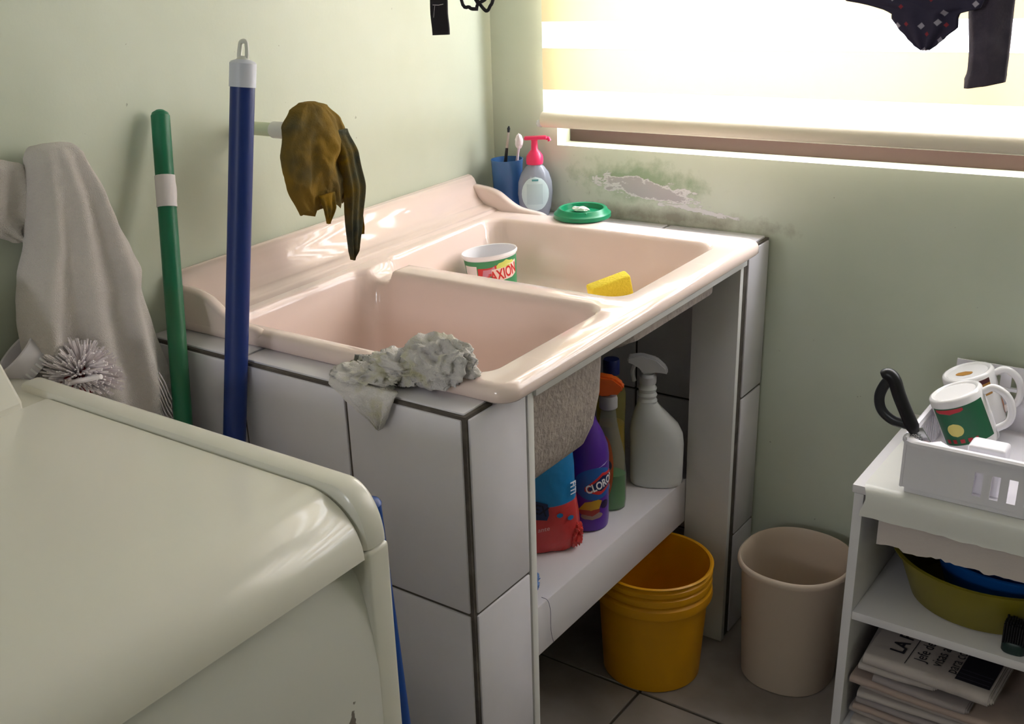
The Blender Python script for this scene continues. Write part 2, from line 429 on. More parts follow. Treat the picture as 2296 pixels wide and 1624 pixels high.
for b in basins:
    zf = b[5]; dep = ZR-zf; prof = [(0, 0), (.002, .0008), (.005, .003), (.008, .008), (.0105, .018)]
    prof += [(.0105+.022*t, .018+(dep-.058)*t) for t in (.25, .5, .75, 1)]
    prof += [(.0365, dep-.027), (.043, dep-.015), (.054, dep-.006), (.068, dep-.001), (.085, dep)]
    lo = []
    for off, dn in prof:
        r = max(.012, b[4]-off*.45) if dn < dep*.97 else .04
        lo.append([(x, y, ZR-dn) for x, y in rrect(b[0]+off, b[1]-off, b[2]+off, b[3]-off, b[4], step=.006)])
    n0 = len(lo[0])
    # resample every loop to the same count by angle-free index
    def resamp(lp, n):
        d = [0]
        for a, c in zip(lp, lp[1:]+lp[:1]): d.append(d[-1]+math.dist(a, c))
        o = []; k = 0
        for i in range(n):
            s = d[-1]*i/n
            while d[k+1] < s: k += 1
            a, c = lp[k % len(lp)], lp[(k+1) % len(lp)]; f = (s-d[k])/max(1e-9, d[k+1]-d[k])
            o.append(tuple(a[q]+(c[q]-a[q])*f for q in range(3)))
        return o
    lo = [lo[0]]+[resamp(l, n0) for l in lo[1:]]
    rings(bm, lo, True, False, True)
for v in bm.verts: v.co.z = z_of(*v.co)
# rolled rim around the outside
lo = []
for off, zz in ((.0, ZR), (.004, ZR-.0003), (.009, ZR-.002), (.0135, ZR-.006), (.016, ZR-.012), (.016, ZR-.022), (.012, ZR-.026), (.0, ZR-.026), (-.01, ZR-.024)):
    lo.append([(p[0], p[1], zz) for p in resamp([(q[0], q[1], 0) for q in rrect(SX0, SX1-.016+off, SY0+.016-off, SY1-.016+off, .016+off)], len(outer))])
rings(bm, lo)
bmesh.ops.remove_doubles(bm, verts=bm.verts[:], dist=.0002)
mk('basin_body', bm, M_SINK, sk, angle=60)
# backsplash along the wall and the two end wings
bm = NB()
prof = [(SX0, .862), (SX0, .948), (.005, .9525), (.012, .954), (.020, .952), (.027, .946), (.036, .928), (.047, .910), (.060, .898), (.074, .892), (.084, .8915), (.093, .889), (.100, .884), (.100, .862)]
ys = [SY0+.003, SY0+.006]+[SY1-.006, SY1-.003]; lo = []
for i, y in enumerate(ys):
    s = .004 if i in (0, 3) else 0
    lo.append([(x, y, zz-(s if zz > .87 else 0)) for x, zz in prof])
rings(bm, lo, True, True, True); mk('backsplash', bm, M_SINK, sk, angle=50)
wing = [(SX0, .862), (SX0, .936), (.03, .935), (.055, .933), (.075, .930), (.095, .924), (.112, .914), (.130, .903), (.150, .895), (.175, .891), (.20, .888), (.215, .882), (.218, .864)]
wing = [(v.x, v.z) for v in curve([(x, 0, zz) for x, zz in wing[1:-1]], 4)]
wing = [(SX0, .862)]+wing+[(.216, .862)]
for y0, y1 in ((SY0+.001, SY0+.021), (SY1-.021, SY1-.001)):
    bm = NB(); lo = []
    for y, s in ((y0, .006), (y0+.002, .002), (y0+.006, 0), (y1-.006, 0), (y1-.002, .002), (y1, .006)):
        lo.append([(x-(s if x > .2 else 0), y, zz-(s if zz > .864 else 0)) for x, zz in wing])
    rings(bm, lo, True, True, True); mk('wing', bm, M_SINK, sk, angle=50)
# rough undersides of the two bowls
for b, t in ((basins[0], .022), (basins[1], .016)):
    bm = NB(); zf = b[5]-t; lo = []; ztop = ZR-.03
    sh = 1 if b is basins[0] else 2.6
    for off, zz in ((-.004, ztop), (-.001*sh, (ztop+zf)/2), (.006*sh, zf+.055), (.016*sh, zf+.025), (.04*sh, zf+.004), (.08*sh, zf)):
        lo.append([(p[0], p[1], zz) for p in resamp([(q[0], q[1], 0) for q in rrect(b[0]+off, b[1]-off, b[2]+max(off, 0.0), b[3]-off, .05)], 160)])
    rings(bm, lo, True, False, True)
    o = mk('bowl_underside', bm, M_CONC, sk, angle=60); o['label'] = 'rough grey cement underside of the bowl'
# drops of water and drain
for b in basins:
    bm = NB(); lathe(bm, [(.030, b[5]+.0005), (.028, b[5]+.003), (.018, b[5]+.001), (.002, b[5]+.0008)], 24, c=((b[0]+b[1])/2, (b[2]+b[3])/2, 0))
    mk('drain', bm, mat('steel', (190, 190, 190), .25, metal=1), sk)

# ================================================================== WASHING MACHINE
WY1, WY0, WXF, WZT = -1.285, -1.985, .744, .913
wm = thing('washing_machine', 'cream white top loading washing machine with closed lid in the foreground', 'washing machine', (0, 0, 0))
def nose(zt, xf, zb, r, n=14, x0=.20):
    """flat top that rolls down to the front; r = depth of the roll"""
    pts = [(xf-r-(xf-r-x0)*k/6, zt) for k in range(6, 0, -1)]
    for i in range(n+1):
        t = PI/2*i/n; pts.append((xf-r+r*math.sin(t), zb+(zt-zb)*math.cos(t)))
    return pts
# right hand frame of the deck: runs back to front and rolls over the corner
def deck_rail(y_out, y_in):
    bm = NB(); lo = []; sgn = 1 if y_out > y_in else -1
    def sec(x, z, nx, nz):
        # section across the rail, (offset from outer edge, drop along normal)
        o = []
        for dy, dn in ((0, .045), (0, .012), (.0015, .006), (.005, .002), (.010, .0005), (.028, 0), (.034, .0015), (.0365, .005), (.0375, .010), (.0375, .045)):
            o.append((x-nx*dn, y_out-sgn*dy, z-nz*dn))
        return o
    P = nose(WZT, WXF, .846, .046, x0=.13)
    for i, (x, z) in enumerate(P):
        a, b = P[max(0, i-1)], P[min(len(P)-1, i+1)]; dx, dz = b[0]-a[0], b[1]-a[1]; l = math.hypot(dx, dz)
        lo.append(sec(x, z, -dz/l, dx/l))
    rings(bm, lo, True, True, True); return bm
mk('deck_rail', deck_rail(WY1, WY1-.03), M_ENAMEL, wm)
mk('deck_rail', deck_rail(WY0, WY0+.03), M_ENAMEL, wm)
# lid
bm = NB(); P = nose(WZT-.005, WXF+.001, .840, .075); lo = []
Q = [(P[0][0], WZT-.045)]+P+[(WXF-.03, .836)]
for y, s in ((WY1-.0400, .007), (WY1-.0412, .002), (WY1-.045, 0), (WY0+.045, 0), (WY0+.0412, .002), (WY0+.0400, .007)):
    lo.append([(x-s*.7, y, z-s*.7) for x, z in Q])
rings(bm, lo, True, True, True); mk('lid', bm, M_ENAMEL, wm, angle=30)
# filler under lid and rails, dark colour stands in for shade in the gap
boxo('gap_shade_filler', M_GAP_SHADE, wm, .20, WXF-.06, WY0+.01, WY1-.01, .80, WZT-.03)
# cabinet with soft bulged front panel
bm = NB(); prof = [(.05, .0), (.05, .88), (.62, .88), (.66, .838), (.700, .834), (.717, .826), (.727, .812), (.733, .795), (.738, .775), (.742, .745), (.744, .70), (.744, .05), (.735, .0)]
lo = []
for y, s in ((WY0, .012), (WY0+.002, .005), (WY0+.006, .001), (WY0+.012, 0), (WY1-.012, 0), (WY1-.006, .001), (WY1-.002, .005), (WY1, .012)):
    lo.append([(x-s if x > .5 else x, y, z) for x, z in prof])
rings(bm, lo, True, True, True)
M_CAB = bpy.data.materials.new('enamel_cabinet'); M_CAB.use_nodes = True; nt = M_CAB.node_tree; p = nt.nodes['Principled BSDF']
p.inputs['Roughness'].default_value = .25; p.inputs['Coat Weight'].default_value = .2
tc = nt.nodes.new('ShaderNodeTexCoord'); sp = nt.nodes.new('ShaderNodeSeparateXYZ'); nt.links.new(tc.outputs['Object'], sp.inputs[0])
nn = nt.nodes.new('ShaderNodeTexNoise'); nn.inputs['Scale'].default_value = 70; nt.links.new(tc.outputs['Object'], nn.inputs['Vector'])
dy = mth(nt, 'DIVIDE', mth(nt, 'SUBTRACT', sp.outputs[1], -1.372), .014); dz = mth(nt, 'DIVIDE', mth(nt, 'SUBTRACT', sp.outputs[2], .648), .024)
bb = mth(nt, 'SUBTRACT', 1.0, mth(nt, 'SQRT', mth(nt, 'ADD', mth(nt, 'MULTIPLY', dy, dy), mth(nt, 'MULTIPLY', dz, dz))))
bb = ramp(nt, mth(nt, 'ADD', bb, mth(nt, 'MULTIPLY', mth(nt, 'SUBTRACT', nn.outputs['Fac'], .5), 3.0)), .35, .5)
nt.links.new(mixn(nt, (*lin((222, 220, 212)), 1), (*lin((120, 112, 104)), 1), bb), p.inputs['Base Color'])
o = mk('cabinet', bm, M_CAB, wm, angle=30)
for ya, yb in ((WY1-.0385, WY1-.0005), (WY0+.0005, WY0+.0385)):
    boxo('front_corner', M_ENAMEL, wm, .690, WXF+.0005, ya, yb, .40, .8445, bev=.006, seg=3)
# control console at the wall side
bm = NB(); cp = [(.055, .88), (.055, 1.055), (.075, 1.063), (.10, 1.06), (.118, 1.045), (.196, .925), (.202, .916), (.20, .88)]
lo = []
for y, s in ((WY0+.004, .006), (WY0+.008, .001), (WY0+.02, 0), (-1.380, 0), (-1.368, .001), (-1.363, .006)):
    lo.append([(x-s if x > .1 else x, y, z-s if z > .93 else z) for x, z in cp])
rings(bm, lo, True, True, True); mk('control_console', bm, M_ENAMEL, wm, angle=30)
bm = NB(); box(bm, .05, .205, -1.37, WY1-.002, .84, .903, bev=.008); mk('rear_deck', bm, M_ENAMEL, wm)

# ================================================================== STICKS BESIDE THE MACHINE
def pole(name, label, p0, p1, r, rgb, extra=None, rough=.4, vary=None):
    t = thing(name, label, 'broomstick', p0); d = Vector(p1)-Vector(p0)
    bm = NB(); tube(bm, [d*(i/30) for i in range(31)], r, 20); mk('stick', bm, mat(name+'_paint', rgb, rough, vary=vary, bump=(60, .1, .001)), t)
    return t, d
def along(d, a, b, r, bm=None, n=20, k=4):
    bm = bm or NB(); tube(bm, [d*(a+(b-a)*i/k) for i in range(k+1)], r, n); return bm
gs, d = pole('green_broomstick', 'green painted broomstick with white paper tape leaning on the tiled stand', (.312, -1.278, .012), (.024, -.936, 1.205), .0148, (26, 112, 78), vary=(6, (60, 104, 66), .45, .72))
zt = lambda z, d=d: (z-.012)/d.z
bm = along(d, zt(1.208), zt(1.209), .013); tube(bm, [d*1.0, d*1.004, d*1.007], [.0148, .012, .006], 20); mk('rounded_end', bm, mat('green_broomstick_paint', (0, 0, 0)), gs)
bm = NB(); n = 40; lo = []
a0, a1 = zt(1.072), zt(1.118)
u = d.cross(Vector((0, 0, 1))).normalized(); w = d.normalized().cross(u)
for k in range(9):
    c = d*(a0+(a1-a0)*k/8); lo.append([c+(u*math.cos(2*PI*i/n)+w*math.sin(2*PI*i/n))*(.0156+.0005*random.random()+(.003*max(0, math.sin(k/8*PI)) if 3 < i < 6 else 0)) for i in range(n)])
rings(bm, lo); mk('paper_tape', bm, mat('white_paper_tape', (226, 218, 220), .7), gs)
bm = NB(); box(bm, -.13, .13, -.02, .02, -.005, .035, bev=.01); o = mk('broom_head', bm, mat('green_broom_plastic', (30, 110, 80), .5), gs); o.rotation_euler = (0, 0, .03); o.location = (.0, .022, 0)
bs, d = pole('blue_mop_stick', 'dark blue mop stick with grey hanging cap leaning on the tiled stand', (.208, -1.172, .012), (.2405, -.9515, 1.284), .0178, (18, 44, 112))
bm = along(d, .979, 1.004, .0192); tube(bm, [d*1.004, d*1.006, d*1.008], [.0192, .017, .010], 20); mk('cap', bm, mat('pale_grey_cap', (206, 208, 220), .4), bs)
dn = d.normalized(); u = Vector((1, .25, 0)).normalized(); bm = NB()
def hl(s, t): return d*1.005+dn*s*.62+u*t*.85
loop = [hl(.004, -.006), hl(.016, -.0075), hl(.034, -.0065), hl(.043, -.005), hl(.046, 0), hl(.043, .005), hl(.034, .0065), hl(.016, .0075), hl(.004, .006)]
tube(bm, curve(loop, 4), .0034, 8); tube(bm, [hl(.0, 0), hl(.008, 0), hl(.014, 0)], [.013, .009, .006], 12); mk('hanging_loop', bm, mat('pale_cap_loop', (214, 214, 206), .4), bs)
bm = NB(); drape(bm, [(.10, -.03, .03, 0, .02), (.05, -.07, .07, 0, .04), (-.010, -.10, .10, 0, .06)], 'x', 40, 16, fold=.008, k=9); mk('mop_head', bm, mat('mop_yarn', (190, 186, 176), .9), bs)
bp, d = pole('blue_dustpan_handle', 'bright blue plastic handle standing between washing machine and tiled stand', (.650, -1.156, .002), (.650, -1.211, .826), .0142, (8, 62, 138))
bm = NB(); tube(bm, [d*1.0, d*1.004, d*1.008], [.015, .013, .007], 16); mk('end_knob', bm, mat('blue_dustpan_handle_paint', (0, 0, 0)), bp)
bm = NB(); box(bm, -.012, .014, -.07, .07, .0, .16, bev=.005); mk('pan', bm, mat('blue_dustpan_handle_paint', (0, 0, 0)), bp)

# ================================================================== PIPE AND YELLOW CLOTH
M_PVC = mat('green_painted_pipe', (204, 212, 182), .45)
pp = thing('water_pipe', 'short pipe painted wall green sticking out above the sink', 'pipe', (0, -.75, 1.156))
bm = NB(); tube(bm, [(0, 0, 0), (.09, 0, 0)], .0112, 20); mk('pipe_stub', bm, M_PVC, pp)
bm = NB(); lathe(bm, [(.0112, 0), (.019, .0), (.018, .004), (.0112, .006)], 24); o = mk('wall_flange', bm, M_PVC, pp); o.rotation_euler = (0, PI/2, 0)
bm = NB(); tube(bm, [(.078, 0, 0), (.080, 0, 0), (.112, 0, 0), (.114, 0, 0)], [.0125, .0138, .0138, .0125], 20); mk('coupling', bm, mat('white_pvc', (220, 218, 212), .4), pp)
bm = NB(); tube(bm, curve([(.11, 0, 0), (.135, 0, .0), (.15, 0, -.004), (.152, 0, -.03)], 5), .009, 16); mk('tap_spout', bm, mat('tap_brass', (150, 130, 90), .35, metal=.8), pp)
def cloth_mat(name, c1, c2, c3, scale, lo, hi, bumps=(350, .5, .002), tl=.0):
    m = bpy.data.materials.new(name); m.use_nodes = True; nt = m.node_tree; p = nt.nodes['Principled BSDF']; p.inputs['Roughness'].default_value = .85; p.inputs['Specular IOR Level'].default_value = .15
    tc = nt.nodes.new('ShaderNodeTexCoord')
    def nz(s, dt=4, off=0):
        n = nt.nodes.new('ShaderNodeTexNoise'); n.inputs['Scale'].default_value = s; n.inputs['Detail'].default_value = dt
        mp = nt.nodes.new('ShaderNodeMapping'); mp.inputs['Location'].default_value = (off, off, off); nt.links.new(tc.outputs['Object'], mp.inputs[0]); nt.links.new(mp.outputs[0], n.inputs['Vector']); return n.outputs['Fac']
    c = mixn(nt, (*lin(c1), 1), (*lin(c2), 1), ramp(nt, nz(scale), lo, hi)); c = mixn(nt, c, (*lin(c3), 1), ramp(nt, nz(scale*1.3, 4, 7), lo+.08, hi+.05))
    nt.links.new(c, p.inputs['Base Color'])
    b = nt.nodes.new('ShaderNodeBump'); b.inputs['Strength'].default_value = bumps[1]; b.inputs['Distance'].default_value = bumps[2]
    nt.links.new(nz(bumps[0], 3), b.inputs['Height']); nt.links.new(b.outputs[0], p.inputs['Normal'])
    if tl:
        t = nt.nodes.new('ShaderNodeBsdfTranslucent'); nt.links.new(c, t.inputs['Color']); mx = nt.nodes.new('ShaderNodeMixShader'); mx.inputs[0].default_value = tl
        o = nt.nodes['Material Output']; nt.links.new(p.outputs[0], mx.inputs[1]); nt.links.new(t.outputs[0], mx.inputs[2]); nt.links.new(mx.outputs[0], o.inputs[0])
    return m
yr = thing('yellow_cloth', 'ragged mustard yellow cleaning cloth hung over the pipe', 'cloth', (0, 0, 0))
bm = NB()
drape(bm, [(1.201, -.752, -.722, .15, .012), (1.192, -.772, -.698, .15, .022), (1.165, -.797, -.672, .152, .030), (1.12, -.806, -.655, .155, .030), (1.07, -.805, -.65, .157, .024), (1.02, -.785, -.655, .157, .014)],
      'y', 110, 60, fold=.0055, k=2.6, ph=.6, crease=1.6, zb=lambda u, s: 1.0-.14*max(0, .35-abs(u+.25))/.35*(s > 0)-.10*abs(math.sin(u*7+1.2))*.7-(.12 if u > .55 else 0)*0)
mk('cloth_body', bm, cloth_mat('mustard_cloth', (150, 120, 48), (118, 98, 50), (92, 88, 66), 11, .40, .70, tl=.3), yr, angle=180)
bm = NB()
drape(bm, [(1.150, -.708, -.672, .172, .008), (1.11, -.700, -.655, .175, .012), (1.05, -.690, -.642, .172, .013), (.99, -.686, -.645, .165, .010), (.94, -.680, -.654, .162, .006), (.922, -.672, -.668, .160, .002)], 'y', 48, 44, fold=.004, k=4, ph=2.1)
o = mk('hanging_corner', bm, cloth_mat('grey_green_cloth', (84, 84, 66), (128, 102, 24), (58, 64, 58), 18, .42, .66, tl=.25), yr, angle=180)
bm = NB()
drape(bm, [(1.09, -.662, -.640, .15, .006), (1.02, -.652, -.631, .15, .007), (.97, -.643, -.628, .15, .005), (.958, -.632, -.629, .15, .002)], 'y', 32, 30, fold=.003, k=3, ph=.4)
mk('hanging_corner', bm, cloth_mat('mustard_cloth_b', (140, 104, 20), (110, 88, 28), (80, 74, 40), 24, .4, .65, tl=.3), yr, angle=180)
bm = NB()
drape(bm, [(1.055, -.758, -.722, .178, .006), (1.03, -.752, -.728, .180, .006), (1.005, -.744, -.741, .178, .002)], 'y', 32, 16, fold=.003, k=3, ph=1.4)
mk('hanging_corner', bm, cloth_mat('mustard_cloth_c', (150, 116, 30), (120, 96, 30), (90, 80, 40), 24, .4, .65, tl=.3), yr, angle=180)

# ================================================================== WHITE TOWEL, CUP, BRUSH behind the machine
tw = thing('white_towel', 'white terry towel hanging from the wall behind the washing machine', 'towel', (0, 0, 0))
M_TERRY = mat('white_terry', (240, 230, 224), .95, spec=.1, sheen=.3, bump=(620, 1.0, .0045))
bm = NB()
drape(bm, [(1.199, -1.188, -1.128, .052, .030), (1.188, -1.196, -1.117, .054, .040), (1.12, -1.214, -1.090, .058, .048), (1.075, -1.226, -1.078, .060, .050), (1.03, -1.250, -1.062, .062, .052), (.995, -1.262, -1.050, .064, .052), (.965, -1.268, -1.056, .064, .052), (.90, -1.272, -1.048, .066, .052), (.83, -1.274, -1.036, .068, .052), (.77, -1.274, -1.034, .068, .050), (.62, -1.274, -1.036, .068, .046)],
      'y', 150, 90, fold=.016, k=4.0, ph=2.5, crease=.25)
mk('towel_cloth', bm, M_TERRY, tw, angle=180)
bm = NB()
drape(bm, [(1.190, -1.275, -1.222, .030, .012), (1.180, -1.31, -1.196, .032, .020), (1.15, -1.33, -1.19, .032, .022), (1.12, -1.33, -1.192, .032, .020), (1.095, -1.265, -1.20, .032, .016), (1.075, -1.232, -1.205, .032, .010)], 'y', 60, 30, fold=.004, k=4, ph=.3)
mk('towel_end', bm, M_TERRY, tw, angle=180)
bm = NB()   # woven border ribs near the hem
for k in range(7):
    tube(bm, [(.118-.004*k*.2+.002*math.sin(i), -1.085+.0035*i-.003*k, .845-.010*i-.006*k) for i in range(9)], .0012, 6)
mk('woven_border', bm, mat('towel_border', (232, 222, 226), .9), tw)
cup = thing('white_ribbed_cap', 'white plastic cap with ribbed edge lying behind the washing machine', 'plastic cap', (.072, -1.262, .905))
bm = NB(); lathe(bm, [(.036, 0), (.036, .034), (.034, .036), (.032, .034), (.032, .004), (.001, .004)], 36); mk('shell', bm, mat('grey_white_plastic', (214, 208, 214), .35), cup)
for k in range(24):
    t = 2*PI*k/24; bm = NB(); box(bm, .035, .038, -.0015, .0015, .001, .012); o = mk('rib', bm, M_PLASTW, cup, smooth=False); o.rotation_euler = (0, 0, t)
cup.rotation_euler = (.5, -.5, .2)
br = thing('scrub_brush', 'round scrub brush with white bristles and dark red body behind the washing machine', 'brush', (.128, -1.226, .890)); br.scale = (1.25, 1.25, 1.25)
bm = NB(); lathe(bm, [(.001, -.012), (.022, -.010), (.026, 0), (.022, .010), (.001, .012)], 24); mk('red_body', bm, mat('dark_red_plastic', (120, 22, 28), .4), br)
bm = NB()
for k in range(620):
    v = Vector((random.gauss(0, 1), random.gauss(0, 1), abs(random.gauss(0, 1))*.8+.05)).normalized()
    q = v*(.032+.012*random.random()); q.x *= 1.25
    tube(bm, [v*.018, v*.026+Vector((random.uniform(-.002, .002), 0, 0)), q], [.0013, .0014, .0010], 4)
o = mk('bristles', bm, mat('white_bristle', (240, 230, 232), .6), br); o['kind'] = 'stuff'
bm = NB(); tube(bm, [(-.055, .0, .012), (-.03, .0, .006), (-.018, 0, .002)], [.006, .008, .007], 12); mk('handle', bm, mat('grey_white_plastic', (0, 0, 0)), br)
bm = NB(); tube(bm, [(.002, -.03, .004), (.045, -.032, .034)], .003, 8); mk('stray_bristle_wire', bm, mat('white_bristle', (0, 0, 0)), br)
br.rotation_euler = (0, .35, .3)

# ================================================================== GREY RAG on the near ledge
gr = thing('crumpled_grey_rag', 'crumpled dirty grey rag lying over the near edge of the sink', 'rag', (0, 0, 0))
M_RAG = cloth_mat('dirty_grey_rag', (216, 210, 208), (194, 190, 184), (196, 190, 146), 22, .45, .72, bumps=(420, .8, .003))
def crumple(bm, c, rad, seed, amp, fr=2.4, sub=5, zmin=None, floor=None):
    r = bmesh.ops.create_icosphere(bm, subdivisions=sub, radius=1)
    for v in r['verts']:
        n = v.co.copy(); s = n*fr*.62+Vector((seed, seed*1.7, 0))
        warp = Vector((noise.noise(s*1.3+Vector((9, 0, 0))), noise.noise(s*1.3+Vector((0, 9, 0))), noise.noise(s*1.3)))*.9
        rid = 1-abs(noise.noise(s+warp))*2.4; rid2 = 1-abs(noise.noise(s*1.9+warp*.8))*1.8
        k = 1+amp*(.75*rid+.28*rid2-.5)
        q = Vector((n.x*rad[0]*k, n.y*rad[1]*k, n.z*rad[2]*k))+Vector(c)
        if floor is not None: q.z = max(q.z, floor(q.x, q.y)+.001*random.random())
        v.co = q
def ledge_h(x, y):
    if y < -.957: return .861
    if y < -.930: return .886
    return .872
bm = NB()
crumple(bm, (.556, -.945, .898), (.058, .036, .034), 3.1, .42, 2.2, 6, floor=ledge_h)
crumple(bm, (.500, -.955, .884), (.050, .034, .022), 8.7, .45, 2.4, 6, floor=ledge_h)
crumple(bm, (.455, -.985, .871), (.052, .036, .014), 5.2, .40, 2.6, 5, floor=ledge_h)
mk('bundle', bm, M_RAG, gr, angle=180)
bm = NB()     # corner hanging over the tile edge
drape(bm, [(.872, .412, .536, -1.012, .008), (.864, .414, .534, -1.019, .008), (.850, .440, .529, -1.021, .007), (.838, .462, .524, -1.021, .006), (.826, .488, .516, -1.021, .005), (.815, .503, .509, -1.021, .003)], 'x', 80, 44, fold=.0035, k=5, ph=.9)
for v in bm.verts: v.co.y = min(v.co.y, -1.0125) if v.co.z < .860 else v.co.y
mk('hanging_corner', bm, M_RAG, gr, angle=180)

# ================================================================== THINGS ON AND IN THE SINK
CAMX, CAMY = 1.44, -2.06
def facing(x, y): return math.atan2(CAMY-y, CAMX-x)
# soap paste tub
tx, ty, tz = .212, -.318, .766
tub = thing('soap_paste_tub', 'open white tub with green AXION label standing in the far sink bowl', 'tub', (tx, ty, tz))
tub.rotation_euler = (.02, -.10, 0); tub.scale = (1, 1, 1.16)
tr = lambda v: .0445+.0085*v/.078
bm = NB(); lathe(bm, [(.001, 0), (.043, 0), (.0445, .002), (tr(.072), .072), (.0545, .073), (.0555, .0765), (.0545, .079), (.0525, .078), (.0515, .074), (.043, .004), (.001, .004)], 56); mk('shell', bm, M_PLASTW, tub)
ph = facing(tx, ty)+.30; wf = wrap(0, 0, 0, ph, tr, .0004)
def host(t):
    for c in t.children:
        if c.name.split('.')[0] in ('bottle', 'shell', 'body', 'bag'): return c
    return t
def decal(name, pts, rgb, parent, fn, rough=.35, step=.004):
    bm = NB(); flat(bm, *polyfill(pts, step), fn); return mk(name, bm, mat('print_%02x%02x%02x' % tuple(rgb), rgb, rough), host(parent), angle=180)
def words(name, s, size, at, rgb, parent, fn, sx=1, rot=0, bold=0, shear=0):
    v, f = text_faces(s, 1.0, bold); ca, sa = math.cos(rot), math.sin(rot); w = []
    for a, b in v:
        a, b = (a+shear*b)*size*sx, b*size; w.append((at[0]+a*ca-b*sa, at[1]+a*sa+b*ca))
    bm = NB(); flat(bm, w, f, fn); return mk(name, bm, mat('print_%02x%02x%02x' % tuple(rgb), rgb, .4), host(parent), angle=180)
decal('green_label', [(-.150, .003), (.150, .003), (.150, .070), (-.150, .070)], (58, 138, 92), tub, wrap(0, 0, 0, ph, tr, .0003), step=.02)
decal('label_back', [(-.078, .003), (-.044, .003), (-.044, .062), (-.078, .062)], (228, 222, 222), tub, wrap(0, 0, 0, ph, tr, .0006))
decal('red_ribbon', [(-.042, .030), (-.020, .042), (-.004, .048), (-.004, .062), (-.042, .060)], (206, 52, 54), tub, wrap(0, 0, 0, ph, tr, .0006))
decal('pink_flash', [(-.034, .040), (-.006, .050), (-.008, .060), (-.030, .057)], (206, 138, 160), tub, wrap(0, 0, 0, ph, tr, .0008))
decal('yellow_burst', ellipse(.018, .052, .026, .016), (212, 216, 110), tub, wrap(0, 0, 0, ph, tr, .0006))
decal('yellow_burst', ellipse(.020, .010, .024, .007), (170, 190, 80), tub, wrap(0, 0, 0, ph, tr, .0006))
decal('pale_flash', [(-.016, .027), (.042, .037), (.044, .063), (-.014, .055)], (240, 214, 206), tub, wrap(0, 0, 0, ph, tr, .0009))
words('brand_lettering', 'AXION', .026, (.013, .045), (204, 34, 36), tub, wrap(0, 0, 0, ph, tr, .0013), sx=.72, rot=.14, bold=.022)
# yellow sponge leaning in the front corner of the far bowl
sp_ = NB(); box(sp_, -.037, .037, -.013, .013, -.052, .052, bev=.004, seg=3)
spo = tag(mk('yellow_sponge', sp_, mat('yellow_foam', (240, 214, 62), .9, bump=(260, .8, .003))), 'yellow foam sponge leaning in the front corner of the far sink bowl', 'sponge')
spo.location = (.533, -.418, .822); spo.rotation_euler = (math.radians(8), math.radians(-14), math.radians(50))
# green lid with a soap scrap
gl_ = thing('green_soap_dish', 'round green plastic lid used as a soap dish on the far edge of the sink', 'soap dish', (.292, -.112, .8865))
bm = NB(); lathe(bm, [(.001, .0), (.056, 0), (.058, .002), (.058, .009), (.055, .011), (.053, .012), (.050, .018), (.047, .020), (.043, .019), (.0415, .014), (.040, .009), (.001, .008)], 56)
mk('dish_body', bm, mat('green_lid_plastic', (8, 132, 88), .32), gl_)
bm = NB(); box(bm, -.003, .003, -.006, .006, 0, .010, bev=.001); o = mk('pull_tab', bm, mat('green_lid_plastic', (0, 0, 0)), gl_); o.location = (.030, -.034, .009)
bm = NB(); crumple(bm, (0, 0, 0), (.019, .010, .005), 2.2, .4, 2.2, 3)
o = tag(mk('soap_scrap', bm, mat('white_soap', (240, 238, 226), .5)), 'small scrap of white soap in the green soap dish', 'soap'); o.location = (.286, -.108, .901)
# blue toothbrush cup
cu = tag(mk('blue_cup', (lambda b: (lathe(b, [(.001, 0), (.027, 0), (.029, .004), (.0345, .112), (.0355, .118), (.033, .118), (.0285, .08), (.026, .006), (.001, .006)], 40), b)[1])(NB()),
     mat('blue_translucent_plastic', (70, 118, 178), .25, trans=.25)), 'blue plastic cup holding toothbrushes in the corner', 'cup')
cu.location = (.069, -.052, .8605)
t = thing('paint_brush', 'slim black brush standing in the blue cup', 'brush', (.055, -.060, .868))
bm = NB(); tube(bm, [(0, 0, 0), (.012, .004, .100), (.016, .006, .135)], [.003, .0042, .0032], 10); mk('handle', bm, mat('black_lacquer', (28, 26, 30), .3), t)
bm = NB(); tube(bm, [(.016, .006, .135), (.020, .008, .168)], [.0034, .0026], 10); mk('ferrule', bm, mat('pale_ferrule', (196, 184, 178), .3, metal=.5), t)
bm = NB(); tube(bm, [(.020, .008, .168), (.0205, .0085, .176), (.021, .009, .181)], [.0026, .0034, .0012], 10); mk('bristle_tip', bm, mat('dark_bristle', (40, 42, 48), .8), t)
t = thing('toothbrush', 'white headed toothbrush leaning in the blue cup', 'toothbrush', (.070, -.040, .868))
bm = NB(); tube(bm, [(0, 0, 0), (.017, -.002, .095), (.022, -.003, .122), (.027, -.004, .142)], [.004, .0042, .0026, .003], 10); mk('handle', bm, mat('white_pink_plastic', (226, 210, 218), .3), t)
bm = NB(); tube(bm, [(.010, -.001, .06), (.017, -.002, .098)], .0048, 10); mk('purple_grip', bm, mat('purple_grip', (140, 60, 120), .4), t)
bm = NB(); crumple(bm, (.030, -.010, .150), (.008, .009, .016), 6, .25, 4, 3); mk('bristle_head', bm, mat('white_bristle', (0, 0, 0)), t)
